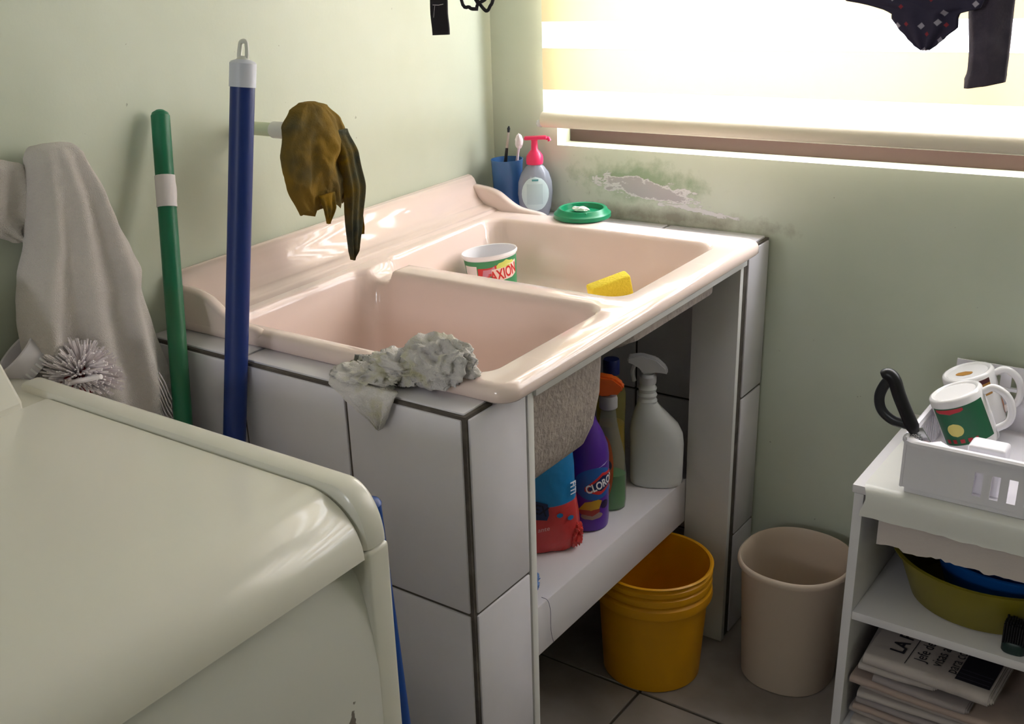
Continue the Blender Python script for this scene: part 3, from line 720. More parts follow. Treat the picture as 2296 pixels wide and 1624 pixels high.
# soap dispenser with pink pump
sdx, sdy = .141, -.053
sd = thing('soap_dispenser', 'clear liquid soap bottle with a bright pink pump', 'soap dispenser', (sdx, sdy, .8605)); sd.rotation_euler = (0, 0, facing(sdx, sdy)+PI/2)
def clear(name, rgb, rough=.08, alpha=.45):
    """thin clear plastic: tinted transparency with a glossy skin"""
    if name in MATS: return MATS[name]
    m = bpy.data.materials.new(name); m.use_nodes = True; nt = m.node_tree; N = nt.nodes; L = nt.links
    p = N['Principled BSDF']; p.inputs['Base Color'].default_value = (*lin(rgb), 1); p.inputs['Roughness'].default_value = rough
    tp = N.new('ShaderNodeBsdfTransparent'); tp.inputs[0].default_value = (*lin(rgb), 1); mx = N.new('ShaderNodeMixShader'); mx.inputs[0].default_value = alpha
    L.new(tp.outputs[0], mx.inputs[1]); L.new(p.outputs[0], mx.inputs[2]); L.new(mx.outputs[0], N['Material Output'].inputs[0])
    MATS[name] = m; return m
bm = NB(); loft(bm, [(0, 0, 0, .026, .017), (.003, 0, 0, .029, .019), (.02, 0, 0, .034, .023), (.05, 0, 0, .0375, .025), (.075, 0, 0, .036, .024), (.095, 0, 0, .029, .020), (.108, 0, 0, .019, .016), (.112, 0, 0, .013, .013), (.122, 0, 0, .013, .013)], 44)
mk('bottle', bm, clear('clear_bottle', (206, 210, 222), .08, .42), sd)
bm = NB(); lathe(bm, [(.013, .112), (.0175, .113), (.0185, .120), (.0175, .130), (.012, .138), (.0075, .143), (.0065, .16), (.008, .166), (.001, .166)], 28); mk('pump_collar', bm, mat('hot_pink_plastic', (238, 52, 100), .35), sd)
bm = NB(); box(bm, -.022, .026, -.009, .009, .164, .171, bev=.0032, seg=3); tube(bm, [(.02, 0, .167), (.030, 0, .165), (.032, 0, .160)], .0042, 10); mk('pump_head', bm, mat('hot_pink_plastic', (0, 0, 0)), sd)
bm = NB(); tube(bm, [(0, 0, .02), (0, 0, .115)], .0022, 8); mk('dip_tube', bm, M_PLASTW, sd)
def sfront(u, v):
    r = interp([(0, .017), (.02, .023), (.05, .025), (.075, .024), (.095, .020), (.12, .013)], v)[0]; a = interp([(0, .026), (.02, .034), (.05, .0375), (.075, .036), (.095, .029), (.12, .013)], v)[0]
    return (u, -(r*math.sqrt(max(0, 1-(u/a)**2))+.0008), v)
decal('label', ellipse(0, .052, .029, .037), (206, 222, 224), sd, sfront)
decal('label_mark', [(-.007, .080), (.007, .080), (.007, .084), (-.007, .084)], (90, 150, 152), sd, lambda u, v: (sfront(u, v)[0], sfront(u, v)[1]-.0006, v))
decal('label_text_block', [(-.018, .030), (.016, .030), (.016, .074), (-.018, .074)], (188, 206, 210), sd, lambda u, v: (sfront(u, v)[0], sfront(u, v)[1]-.0005, v))

# ================================================================== BOTTLES ON THE LOWER SHELF
ZS = .3655
# white spray bottle
t = thing('white_spray_bottle', 'plain white trigger spray bottle on the shelf under the sink', 'spray bottle', (.508, -.186, ZS)); t.rotation_euler = (0, 0, .44); t.scale = (.94, .94, 1)
bm = NB(); loft(bm, [(0, 0, 0, .050, .026), (.003, 0, 0, .054, .029), (.012, 0, 0, .056, .030), (.09, 0, 0, .057, .030), (.115, -.002, 0, .056, .030), (.135, -.006, 0, .050, .029), (.155, -.014, 0, .038, .026), (.172, -.020, 0, .026, .021), (.182, -.022, 0, .020, .018),
    (.186, -.022, 0, .021, .019), (.192, -.022, 0, .017, .016), (.198, -.022, 0, .0205, .0185), (.204, -.022, 0, .0165, .0155), (.212, -.022, 0, .0195, .0175), (.218, -.022, 0, .0155, .0145), (.224, -.022, 0, .0155, .0145)], 48, p=2.3)
mk('bottle', bm, mat('milky_white_plastic', (226, 226, 226), .38), t)
bm = NB(); lathe(bm, [(.017, .222), (.018, .226), (.018, .238), (.013, .243), (.001, .244)], 24, c=(-.022, 0, 0)); mk('collar', bm, mat('frosted_white', (210, 208, 212), .45), t)
bm = NB(); prism(bm, [(-.066, .268), (-.064, .280), (-.035, .284), (-.004, .276), (.016, .258), (.020, .246), (.012, .244), (.002, .252), (-.010, .246), (-.034, .244), (-.038, .260)], 'y', -.011, .011)
bmesh.ops.bevel(bm, geom=bm.edges[:], offset=.003, segments=2, affect='EDGES'); mk('spray_head', bm, mat('frosted_white', (0, 0, 0)), t)
bm = NB(); tube(bm, curve([(-.048, 0, .264), (-.054, 0, .246), (-.050, 0, .226)], 5), .0045, 8); mk('trigger', bm, mat('frosted_white', (0, 0, 0)), t)
# yellow oil-like bottle with blue cap
t = thing('yellow_liquid_bottle', 'tall clear bottle of yellow liquid with dark blue cap', 'bottle', (.434, -.243, ZS)); t.scale = (1, 1, .96)
rr = [(.0, .024), (.004, .028), (.02, .0295), (.10, .0285), (.15, .0275), (.19, .0290), (.215, .029), (.235, .024), (.250, .014), (.262, .0125)]
bm = NB(); lathe(bm, [(r, z) for z, r in rr], 36); mk('bottle', bm, clear('pale_yellow_clear', (226, 214, 140), .08, .2), t)
bm = NB(); lathe(bm, [(.001, .003), (.026, .004), (.0285, .02), (.0275, .10), (.0262, .148), (.001, .149)], 36); mk('liquid', bm, clear('yellow_liquid', (196, 160, 34), .05, .75), t)
bm = NB(); lathe(bm, [(.0155, .258), (.0165, .260), (.0165, .288), (.015, .291), (.001, .291)], 28); mk('cap', bm, mat('navy_cap', (22, 34, 96), .35), t)
# green spray with orange trigger
gx, gy = .474, -.326
t = thing('orange_trigger_spray', 'clear spray bottle with green liquid and orange trigger head', 'spray bottle', (gx, gy, ZS)); t.rotation_euler = (0, 0, .45); t.scale = (1, 1, .94)
secs = [(0, 0, 0, .030, .020), (.003, 0, 0, .034, .023), (.02, 0, 0, .036, .024), (.08, 0, 0, .036, .024), (.13, 0, 0, .031, .022), (.17, 0, 0, .022, .017), (.20, 0, 0, .0165, .014), (.222, 0, 0, .0145, .013), (.234, 0, 0, .0145, .013)]
bm = NB(); loft(bm, secs, 44); mk('bottle', bm, clear('clear_spray', (226, 228, 224), .06, .16), t)
bm = NB(); loft(bm, [(z+.001, cx, cy, a-.0015, b-.0015) for z, cx, cy, a, b in secs[:4]]+[(.081, 0, 0, .034, .0222)], 44); mk('liquid', bm, clear('green_liquid', (66, 170, 52), .05, .75), t)
bm = NB(); lathe(bm, [(.0155, .228), (.0175, .230), (.0175, .250), (.015, .256), (.001, .257)], 24); mk('collar', bm, mat('frosted_grey', (168, 164, 166), .45), t)
bm = NB(); prism(bm, [(-.050, .272), (-.046, .293), (-.018, .302), (.010, .297), (.028, .282), (.030, .272), (.016, .266), (.006, .258), (-.016, .256), (-.030, .264)], 'y', -.012, .012)
bmesh.ops.bevel(bm, geom=bm.edges[:], offset=.004, segments=2, affect='EDGES'); mk('spray_head', bm, mat('orange_plastic', (240, 104, 28), .35), t)
bm = NB(); tube(bm, curve([(-.032, 0, .268), (-.042, 0, .250), (-.038, 0, .228)], 5), .0045, 8); mk('trigger', bm, mat('orange_plastic', (0, 0, 0)), t)
def gfront(u, v):
    s = interp([(q[0], q[3], q[4]) for q in secs], v); return (u, -(s[1]*math.sqrt(max(0, 1-min(.98, (u/s[0])**2)))+.0008), v)
decal('orange_label', ellipse(-.008, .10, .020, .075), (186, 92, 44), t, gfront); decal('label_patch', ellipse(-.008, .062, .014, .014), (180, 176, 178), t, lambda u, v: (u, gfront(u, v)[1]-.0006, v))
decal('label_disc', ellipse(-.004, .108, .013, .015), (66, 60, 70), t, lambda u, v: (u, gfront(u, v)[1]-.0006, v))
# purple cleaner
cx_, cy_ = .474, -.405
t = thing('purple_cleaner_bottle', 'purple cleaner bottle with blue CLOROX label on the shelf', 'bottle', (cx_, cy_, ZS))
rp = [(.0, .035), (.004, .0395), (.02, .041), (.03, .0405), (.15, .0405), (.17, .038), (.195, .029), (.215, .019), (.232, .012), (.240, .0115)]
bm = NB(); lathe(bm, [(r, z) for z, r in rp], 44); mk('bottle', bm, mat('purple_plastic', (84, 40, 148), .3), t)
bm = NB(); lathe(bm, [(.0115, .238), (.013, .241), (.0135, .256), (.011, .266), (.004, .270), (.001, .270)], 24); mk('spout_cap', bm, mat('purple_plastic', (0, 0, 0)), t)
ph = facing(cx_, cy_)+.42; rf = lambda v: interp(rp, v)[0]
F = lambda e: wrap(0, 0, 0, ph, rf, e)
decal('blue_label', ellipse(.0, .103, .043, .034), (36, 92, 168), t, F(.0006), step=.002)
decal('label_trim', [(.000, .134), (.030, .142), (.030, .144), (.000, .136)], (190, 180, 220), t, F(.0008))
decal('red_diamond', [(-.022, .090), (-.022, .098), (.012, .124), (.040, .122), (.040, .094), (.010, .080), (.004, .080)], (200, 44, 44), t, F(.0010), step=.002)
decal('navy_diamond', [(-.016, .091), (-.015, .098), (.013, .118), (.036, .117), (.036, .098), (.010, .087)], (20, 40, 92), t, F(.0014), step=.002)
words('brand_lettering', 'CLOROX', .0235, (.013, .101), (238, 236, 240), t, F(.0020), sx=.70, rot=.28, bold=.03)
decal('sponge_picture', [(-.034, .050), (-.022, .066), (.004, .070), (.012, .066), (.006, .050), (-.010, .048)], (190, 146, 44), t, F(.0008), step=.002)
decal('sponge_picture_base', [(-.034, .050), (-.010, .047), (.006, .050), (.008, .044), (-.008, .036), (-.030, .040)], (150, 54, 46), t, F(.0007), step=.002)
decal('pale_plate_picture', ellipse(-.008, .036, .022, .008), (150, 124, 116), t, F(.0006), step=.002)
decal('dark_disc_picture', ellipse(.020, .056, .010, .009), (36, 22, 62), t, F(.0008), step=.002)
# detergent bag
t = thing('detergent_bag', 'red and blue plastic detergent bag standing behind the near pillar', 'detergent bag', (.450, -.525, ZS)); t.rotation_euler = (0, 0, facing(.452, -.52)+PI/2+.12)
def bagmat():
    m = bpy.data.materials.new('printed_bag_film'); m.use_nodes = True; nt = m.node_tree; p = nt.nodes['Principled BSDF']; p.inputs['Roughness'].default_value = .28
    tc = nt.nodes.new('ShaderNodeTexCoord'); s = nt.nodes.new('ShaderNodeSeparateXYZ'); nt.links.new(tc.outputs['Object'], s.inputs[0])
    e = mth(nt, 'ADD', s.outputs[2], mth(nt, 'MULTIPLY', s.outputs[0], -.12))
    c = mixn(nt, (*lin((206, 62, 62)), 1), (*lin((24, 124, 186)), 1), ramp(nt, e, .0985, .1005)); nt.links.new(c, p.inputs['Base Color'])
    n = nt.nodes.new('ShaderNodeTexNoise'); n.inputs['Scale'].default_value = 34; nt.links.new(tc.outputs['Object'], n.inputs['Vector'])
    b = nt.nodes.new('ShaderNodeBump'); b.inputs['Strength'].default_value = .5; b.inputs['Distance'].default_value = .006; nt.links.new(n.outputs['Fac'], b.inputs['Height']); nt.links.new(b.outputs[0], p.inputs['Normal'])
    return m
bm = NB(); loft(bm, [(0, -.01, 0, .052, .024), (.004, -.006, 0, .060, .030), (.03, 0, 0, .068, .036), (.07, 0, 0, .066, .037), (.12, -.002, 0, .062, .034), (.17, -.004, 0, .060, .026), (.20, -.004, 0, .060, .012), (.215, -.004, 0, .060, .003)], 60, p=2.6)
for v in bm.verts:
    v.co += Vector((fbm(v.co.x*30, v.co.y*30, v.co.z*30), fbm(v.co.x*30+5, v.co.y*30, v.co.z*30), 0))*.004
mk('bag', bm, bagmat(), t, angle=180)
def bfront(u, v):
    s = interp([(0, .052, .024), (.03, .068, .036), (.07, .066, .037), (.12, .062, .034), (.17, .06, .026), (.2, .06, .012)], v); return (u, -(s[1]*abs(1-min(.97, abs(u/s[0])**2.6))**(1/2.6)+.0035), v)
decal('navy_banner', [(-.050, .082), (-.050, .126), (.004, .108), (.006, .086), (.002, .076)], (34, 44, 84), t, bfront, step=.002)
words('banner_lettering', 'EDEX', .026, (-.022, .101), (12, 16, 44), t, lambda u, v: (u, bfront(u, v)[1]-.0008, v), sx=.85, rot=-.34, bold=.02)
words('small_lettering', 'ante', .013, (-.004, .058), (226, 170, 172), t, lambda u, v: (u, bfront(u, v)[1]-.0005, v), rot=.18, shear=.2)
words('side_lettering', 'FITI', .016, (.052, .132), (230, 230, 240), t, lambda u, v: (u, bfront(u, v)[1]-.0006, v), rot=-PI/2, bold=.02)
for q in ((.026, .084), (.046, .076)): decal('blue_drop', ellipse(*q, .006, .005), (30, 120, 180), t, lambda u, v: (u, bfront(u, v)[1]-.0005, v), step=.002)
bm = NB(); crumple(bm, (.058, -.012, .030), (.014, .016, .026), 4.2, .45, 2.3, 4); mk('crumpled_corner', bm, mat('red_film', (214, 66, 62), .2), t)
# blue cloth end on the shelf, with a loose thread
t = thing('blue_cloth', 'small crumpled light blue cloth on the near end of the shelf', 'cloth', (.521, -.708, ZS))
bm = NB(); crumple(bm, (0, 0, .030), (.020, .040, .032), 9.1, .4, 2.6, 5, floor=lambda x, y: .0005); mk('crumpled_cloth', bm, mat('light_blue_cloth', (110, 140, 196), .85, bump=(300, .6, .002)), t)
bm = NB(); tube(bm, curve([(.022, .028, .004), (.033, .030, .0005), (.036, .034, -.02), (.035, .036, -.05), (.034, .040, -.075), (.035, .045, -.095)], 6), .0005, 5); mk('thread', bm, mat('grey_thread', (92, 84, 104), .8), t)

# ================================================================== BUCKET AND WASTE BIN
t = thing('yellow_bucket', 'yellow ribbed plastic bucket standing under the sink shelf', 'bucket', (.560, -.292, 0)); t.scale = (1.05, 1.05, 1.02)
bm = NB(); lathe(bm, [(.001, 0), (.090, 0), (.093, .003), (.1025, .168), (.1025, .178), (.1115, .180), (.1125, .184), (.1110, .198), (.1045, .204), (.1045, .207), (.1105, .209), (.1110, .213), (.1100, .221), (.1045, .225), (.1045, .227), (.1105, .229), (.1110, .232), (.1105, .238), (.106, .241), (.106, .243), (.1105, .246), (.1120, .249), (.1085, .251), (.105, .249), (.091, .006), (.001, .006)], 72)
mk('bucket_shell', bm, mat('yellow_plastic', (220, 154, 10), .38, bump=(8, .05, .002)), t)
bn = thing('beige_waste_bin', 'beige plastic waste bin with flared rim by the shelving unit', 'waste bin', (.797, -.156, 0))
M_BIN = mat('beige_plastic', (206, 188, 168), .42, bump=(60, .12, .001))
def binloop(k, z):
    o = []
    for i in range(64):
        t_ = 2*PI*i/64; ct, st = math.cos(t_), math.sin(t_); q = 2.25
        o.append((.106*k*math.copysign(abs(ct)**(2/q), ct), .114*k*math.copysign(abs(st)**(2/q), st)+.012*(1-k), z))
    return o
bm = NB(); lo = [binloop(.80, 0), binloop(.825, .004), binloop(.925, .25), binloop(.985, .258), binloop(1.0, .264), binloop(.99, .270), binloop(.955, .272), binloop(.925, .266), binloop(.905, .25), binloop(.80, .008)]
rings(bm, lo, True, True, True); mk('bin_shell', bm, M_BIN, bn, angle=60)

# ================================================================== SHELVING UNIT
UX0, UX1, UY0, UZ = .944, 1.56, -.345, .551
un = thing('white_shelf_unit', 'low white chipboard shelving unit against the window wall', 'shelving unit', (0, 0, 0))
M_CHIP = mat('white_melamine', (228, 224, 226), .35, bump=(120, .05, .001))
boxo('side_panel', M_CHIP, un, UX0+.004, UX0+.020, UY0+.002, -.006, 0, UZ-.016, bev=.001); boxo('side_panel', M_CHIP, un, UX1-.020, UX1-.004, UY0+.002, -.006, 0, UZ-.016, bev=.001)
boxo('top_panel', M_CHIP, un, UX0, UX1, UY0, -.004, UZ-.016, UZ, bev=.003)
boxo('shelf', M_CHIP, un, UX0+.020, UX1-.020, UY0+.006, -.012, .288, .304, bev=.001); boxo('shelf', M_CHIP, un, UX0+.020, UX1-.020, UY0+.006, -.012, .040, .056, bev=.001)
boxo('back_panel', mat('unit_back', (196, 190, 186), .6), un, UX0+.020, UX1-.020, -.012, -.008, .0, UZ-.016)
# white cover sheet hanging over the front edge
cv = thing('white_cover_sheet', 'white plastic cover sheet hanging over the front edge of the shelving unit', 'cover sheet', (0, 0, 0))
bm = NB(); lo = []; nx = 60
prof = [(-.02, .0015), (-.20, .0015), (-.335, .0015), (-.347, .0005), (-.351, -.006), (-.352, -.018), (-.354, -.030), (-.352, -.040), (-.353, -.050)]
def cvz(x, i): return .002*fbm(x*14, i*.6, 0, 2) if i > 3 else .0
for side in (0, .0012):
    for i in (range(len(prof)) if side else range(len(prof)-1, -1, -1)):
        y, dz = prof[i]; lo.append([(.966+(UX1-.968)*k/nx-(.004*math.sin(i) if k == 0 else 0), y-(side if i > 3 else 0)+cvz(k*.01, i)*(1 if i > 4 else 0), UZ+dz+side*(i <= 3)+(.004*fbm(k*.35, 3, 0, 2) if i == len(prof)-1 else 0)) for k in range(nx+1)])
V = rings(bm, lo, False); 
mk('sheet', bm, mat('white_vinyl', (230, 228, 222), .35, bump=(30, .2, .002)), cv, angle=60)
bm = NB(); lo = []; nx = 70      # foam-backed strip below it
for y, zt_, s in ((-.336, .512, 0), (-.336, 0, 1), (-.330, 0, 1), (-.330, .512, 0)):
    lo.append([(.990+(1.50-.990)*k/nx, y, (.512 if not s else .446+.006*fbm(k*.18, 1, 0, 3)+.003*fbm(k*.9, 2, 0, 2))) for k in range(nx+1)])
rings(bm, lo, False); V = None
o = tag(mk('white_foam_strip', bm, mat('off_white_foam', (214, 202, 196), .85, bump=(180, .4, .002)), angle=30), 'rough off white strip hanging below the cover sheet in the shelving unit', 'strip')
# oval washing basins on the middle shelf
def basin(name, label, loc, rx_, ry_, h, rgb):
    bm = NB(); prof = [(.001, 0), (.72, 0), (.76, .004), (.93, h*.85), (.95, h*.93), (1.0, h*.95), (1.01, h), (.97, h*1.01), (.93, h*.95), (.74, .008), (.001, .006)]
    lo = []
    for r, z in prof: lo.append([(rx_*r*math.cos(2*PI*i/64), ry_*r*math.sin(2*PI*i/64), z) for i in range(64)])
    rings(bm, lo, True, True, True); o = tag(mk(name, bm, mat(name+'_plastic', rgb, .4)), label, 'basin'); o.location = loc; return o
basin('olive_yellow_basin', 'large olive yellow plastic basin on the middle shelf', (1.140, -.178, .3045), .160, .150, .095, (132, 120, 32))
basin('blue_basin', 'blue plastic basin nested in the olive yellow basin', (1.168, -.165, .3185), .128, .118, .088, (20, 92, 176))
t = thing('black_brush', 'small black bristled brush standing on the middle shelf', 'brush', (1.214, -.312, .3045))
bm = NB(); loft(bm, [(0, 0, 0, .017, .014), (.003, 0, 0, .019, .016), (.018, 0, 0, .019, .016), (.021, 0, 0, .017, .014)], 28, p=2.8); mk('base', bm, mat('dark_green_plastic', (18, 44, 40), .4), t)
bm = NB()
for i in range(10):
    for j in range(8):
        x, y = (i-4.5)*.0036, (j-3.5)*.0036; tube(bm, [(x, y, .018), (x*1.05, y*1.05, .052+random.uniform(0, .006))], .0016, 5)
o = mk('bristles', bm, mat('black_bristle', (18, 16, 20), .7), t); o['kind'] = 'stuff'

# ================================================================== NEWSPAPERS
M_INK = (38, 36, 46)
def paper(name, label, x0, x1, y0, y1, z, th, rz, tone, lift=0, dz=0, pages=3):
    """folded newspaper: pages wrapped round a fold at its front edge"""
    t = thing(name, label, 'newspaper', ((x0+x1)/2, (y0+y1)/2, z), rz, 'newspapers on the bottom shelf')
    m_ = mat('newsprint_%d' % tone, [(190, 180, 175), (172, 160, 154), (178, 158, 148), (158, 148, 148)][tone], .85, vary=(9, (150, 138, 132), .5, .72))
    a, b = (x1-x0)/2, (y1-y0)/2; nx = 26
    for k in range(pages):
        f = k/pages; bm = NB(); lo = []; zi, zo = th*f*.5, th*(1-f*.5); s = .0012
        sec = [(b-.004*k, zo)]+[(b-.004*k-(2*b-.004*k-zo*.5)*i/6, zo) for i in range(1, 6)]
        r = (zo-zi)/2
        for i in range(9): tt = PI/2+PI*i/8; sec.append((-b+r+r*math.cos(tt)*1.0+.002*k, (zo+zi)/2+r*math.sin(tt)))
        sec += [(-b+r+(2*b-r-.006)*i/5, zi) for i in range(1, 6)]
        inner = [(y+(s if abs(y+b) < .02 else 0), zz+(-s if zz > (zo+zi)/2 else s)) for y, zz in reversed(sec)]
        full = sec+inner
        for i in range(nx+1):
            x = -a+2*a*i/nx+random.uniform(-.0006, .0006)
            wv = lift*(abs(x/a)**2)*.5+.0015*fbm(x*18, z*40, k, 2)
            lo.append([(x+(.003*k if i in (0, nx) else 0), y+.0012*fbm(x*30, k, 1, 2), max(.0002, zz+max(0, wv))) for y, zz in full])
        rings(bm, lo, True, True, True); mk('page', bm, m_, t, angle=60)
    return t
zc = .0565; desc = ['lowest newspaper of the stack, dark and flattened', 'second lowest newspaper, pale folded edge at the left', 'third newspaper from the bottom with brownish pages', 'fourth newspaper from the bottom, frayed at the left',
        'fifth newspaper from the bottom with reddish pages', 'sixth newspaper from the bottom, slightly skewed', 'broad newspaper with coloured print dots along its fold', 'thin folded newspaper just below the top one', 'pale newspaper sticking out left under the top one']
lay = [(.975, 1.42, -.325, -.05, .014, .03), (.975, 1.36, -.322, -.05, .012, -.05), (.974, 1.40, -.318, -.06, .013, .02), (.985, 1.44, -.326, -.06, .015, -.03), (.976, 1.38, -.316, -.05, .014, .05), (.99, 1.45, -.322, -.05, .013, -.03), (.972, 1.47, -.334, -.05, .016, -.02), (1.012, 1.165, -.334, -.08, .013, -.03), (.975, 1.10, -.325, -.06, .014, .04)]
for k, (x0, x1, y0, y1, th, rz) in enumerate(lay):
    paper('newspaper', desc[k]+' on the bottom shelf', x0, x1, y0, y1, zc, th, rz, k % 4, lift=.004); zc += th+.0015
top = paper('newspaper', 'topmost newspaper with headline lettering and a dark photo on the bottom shelf', .993, 1.198, -.334, -.06, zc, .024, -.04, 0, lift=.0, pages=4)
zt_ = .024+.0022
pl = lambda u, v: (u, v, zt_)
a = (1.198-.993)/2; b = .137
words('masthead', 'LA PRENSA', .034, (-a+.046, -b+.120), M_INK, top, pl, rot=PI/2, bold=.02)
decal('rule_line', [(-a+.066, -b+.012), (-a+.0672, -b+.012), (-a+.0672, .13), (-a+.066, .13)], M_INK, top, pl)
for i, s in enumerate(('Jefe de', 'visas a', 'para co')): words('headline', s, .027, (-a+.085+.026*i, -b+.066), M_INK, top, pl, rot=PI/2, sx=.9)
decal('photo', [(a-.058, -b+.018), (a-.003, -b+.018), (a-.003, .13), (a-.058, .13)], (30, 28, 38), top, pl, step=.02)
for i in range(3): decal('photo_stripe', [(a-.056, -b+.026+.012*i), (a-.006, -b+.026+.012*i), (a-.006, -b+.028+.012*i), (a-.056, -b+.028+.012*i)], (74, 72, 84), top, lambda u, v: (u, v, zt_+.0004))

# ================================================================== DISH RACK WITH MUGS AND OPENER
rk = thing('dish_rack', 'white plastic dish draining rack on top of the shelving unit', 'dish rack', (0, 0, 0))
M_RACK = mat('rack_white_plastic', (238, 234, 240), .3)
KX0, KX1, KY0, KY1, KZ = 1.016, 1.475, -.342, -.045, .5535
bm = NB(); box(bm, KX0+.006, KX1-.006, KY0+.006, KY1-.006, KZ, KZ+.018, bev=.003); mk('drip_tray', bm, M_RACK, rk)
def slotted(bm, axis, c, th, a0, a1, z0, z1, s0, pitch, slot, zs0, zs1):
    """wall with upright slots cut out"""
    def bx(p0, p1, q0, q1):
        if axis == 'x': box(bm, p0, p1, c-th/2, c+th/2, q0, q1)
        else: box(bm, c-th/2, c+th/2, p0, p1, q0, q1)
    bx(a0, a1, z0, zs0); bx(a0, a1, zs1, z1); x = a0; s = s0
    while s < a1-slot-.01: bx(x, s, zs0, zs1); x = s+slot; s += pitch
    bx(x, a1, zs0, zs1)
zb, zt2 = KZ+.018, .646
bm = NB(); slotted(bm, 'x', KY0+.003, .003, KX0, KX1, zb-.006, zt2, KX0+.108, .0245, .0125, zb+.006, zt2-.028); mk('front_wall', bm, M_RACK, rk)
bm = NB(); slotted(bm, 'x', KY1-.003, .003, KX0, KX1, zb-.006, .690, KX0+.06, .030, .0125, zb+.02, .672); mk('back_wall', bm, M_RACK, rk)
bm = NB(); slotted(bm, 'y', KX0+.003, .003, KY0, KY1, zb-.006, zt2+.008, KY0+.09, .014, .006, zb+.008, zt2-.012); mk('left_wall', bm, M_RACK, rk)
bm = NB(); slotted(bm, 'y', KX1-.003, .003, KY0, KY1, zb-.006, zt2+.008, KY0+.09, .014, .006, zb+.008, zt2-.012); mk('right_wall', bm, M_RACK, rk)
bm = NB(); pts = [(p[0], p[1], zt2) for p in rrect(KX0-.006, KX1+.006, KY0-.006, KY1+.004, .022, .03)]
lo = []
for off, dz in ((0, -.004), (0, .002), (.003, .005), (.010, .005), (.012, .0)):
    lo.append([(p[0], p[1], zt2+dz) for p in rrect(KX0-.006+off, KX1+.006-off, KY0-.006+off, KY1+.004-off, .024, .03)])
n0 = min(len(l) for l in lo); lo = [resamp(l, 120) for l in lo]; rings(bm, lo); mk('rim', bm, M_RACK, rk)
bm = NB(); box(bm, KX0+.003, KX1-.003, KY0+.003, KY1-.003, zb-.002, zb+.002); mk('rack_floor', bm, M_RACK, rk)
bm = NB(); box(bm, 1.105, 1.160, -.325, -.285, zb, .655, bev=.006, seg=3); prism(bm, [(1.106, .645), (1.088, .641), (1.078, .646), (1.066, .651), (1.050, .645), (1.050, .62), (1.106, .62)], 'y', -.339, -.325); mk('cutlery_holder', bm, M_RACK, rk)
for x in (1.185, 1.215, 1.245, 1.275, 1.305): boxo('plate_divider', M_RACK, rk, x, x+.008, -.30, -.10, zb, zb+.055, bev=.003)
def mug(name, label, c, tilt, spin, handle, prints):
    t = thing(name, label, 'mug', c, 0, 'mugs in the dish rack'); t.rotation_mode = 'XYZ'; t.rotation_euler = tilt
    R, Hm = .0415, .096     # built upside down: base on top
    bm = NB(); lathe(bm, [(.0395, 0), (.0415, .001), (R, .004), (R, Hm-.004), (R-.002, Hm-.001), (R-.005, Hm), (.034, Hm-.001), (.032, Hm-.003), (.001, Hm-.003)], 52, cap0=False)
    lathe(bm, [(.0395, 0), (.0385, .002), (.0380, Hm-.006), (.001, Hm-.0065)], 52, cap0=False, cap1=True); mk('body', bm, mat('white_ceramic', (236, 232, 232), .15, coat=.4), t)
    bm = NB(); ca, sa = math.cos(handle), math.sin(handle)
    pts = curve([(R-.003, 0, .083), (R+.016, 0, .086), (R+.030, 0, .068), (R+.031, 0, .044), (R+.020, 0, .022), (R-.003, 0, .014)], 6)
    tube(bm, [(p.x*ca, p.x*sa, p.z) for p in pts], .0062, 12); mk('handle', bm, mat('white_ceramic', (0, 0, 0)), t)
    wf = lambda e: wrap(0, 0, 0, spin, lambda v: R, e)
    prints(t, wf); return t
def green_print(t, F):
    decal('green_print', [(-.048, .014), (.040, .014), (.040, .082), (-.048, .082)], (24, 92, 58), t, F(.0005))
    decal('red_bar', [(-.042, .074), (-.018, .071), (.004, .074), (.004, .080), (-.018, .077), (-.042, .080)], (176, 34, 44), t, F(.0009), step=.002)
    for i, w in enumerate((.007, .006, .007, .007, .004)):
        x = -.040+i*.012; decal('red_stroke', [(x, .018), (x+w, .018), (x+w, .025), (x, .025)], (168, 36, 46), t, F(.0009), step=.002)
    decal('pale_yellow_patch', ellipse(-.018, .042, .013, .012), (206, 192, 104), t, F(.0009), step=.002)
def warm_print(t, F):
    decal('brown_print', [(-.014, .058), (.022, .058), (.022, .088), (-.014, .088)], (176, 128, 62), t, F(.0005), step=.003)
    decal('dark_print', [(-.014, .080), (.022, .080), (.022, .088), (-.014, .088)], (84, 36, 40), t, F(.0008), step=.002)
    decal('orange_print', [(.042, .010), (.056, .010), (.052, .030), (.042, .040)], (206, 126, 84), t, F(.0005), step=.003)
    bm = NB(); flat(bm, *polyfill(ellipse(-.004, -.006, .014, .009), .003), lambda u, v: (u, v, .0936)); mk('base_print', bm, mat('brown_print_b', (170, 120, 50), .5), t)
mug('green_print_mug', 'white mug with dark green print lying upside down in front', (1.086, -.186, .600), (.10, -.40, 0), -PI/2+.30, .12, green_print)
mug('brown_print_mug', 'white mug with brown print behind the green printed mug', (1.074, -.088, .598), (.10, -.32, 0), -PI/2+.55, .18, warm_print)
op = thing('can_opener', 'can opener with two black handles standing in the dish rack corner', 'can opener', (1.036, -.322, .640))
M_BLK = mat('black_grip', (22, 20, 24), .35)
bm = NB(); pts = curve([(-.010, 0, .016), (-.024, 0, .042), (-.040, 0, .074), (-.050, 0, .098), (-.060, 0, .106), (-.068, 0, .100)], 6); tube(bm, pts, [.008, .009]+[.0105]*(len(pts)-5)+[.010, .007, .004], 12); mk('straight_handle', bm, M_BLK, op)
bm = NB(); pts = curve([(-.020, .004, .024), (-.046, .006, .026), (-.066, .008, .040), (-.072, .008, .062), (-.066, .007, .084), (-.056, .005, .098)], 6); tube(bm, pts, [.006]+[.0085]*(len(pts)-2)+[.005], 12)
for v in bm.verts: v.co.y = .006+(v.co.y-.006)*.6
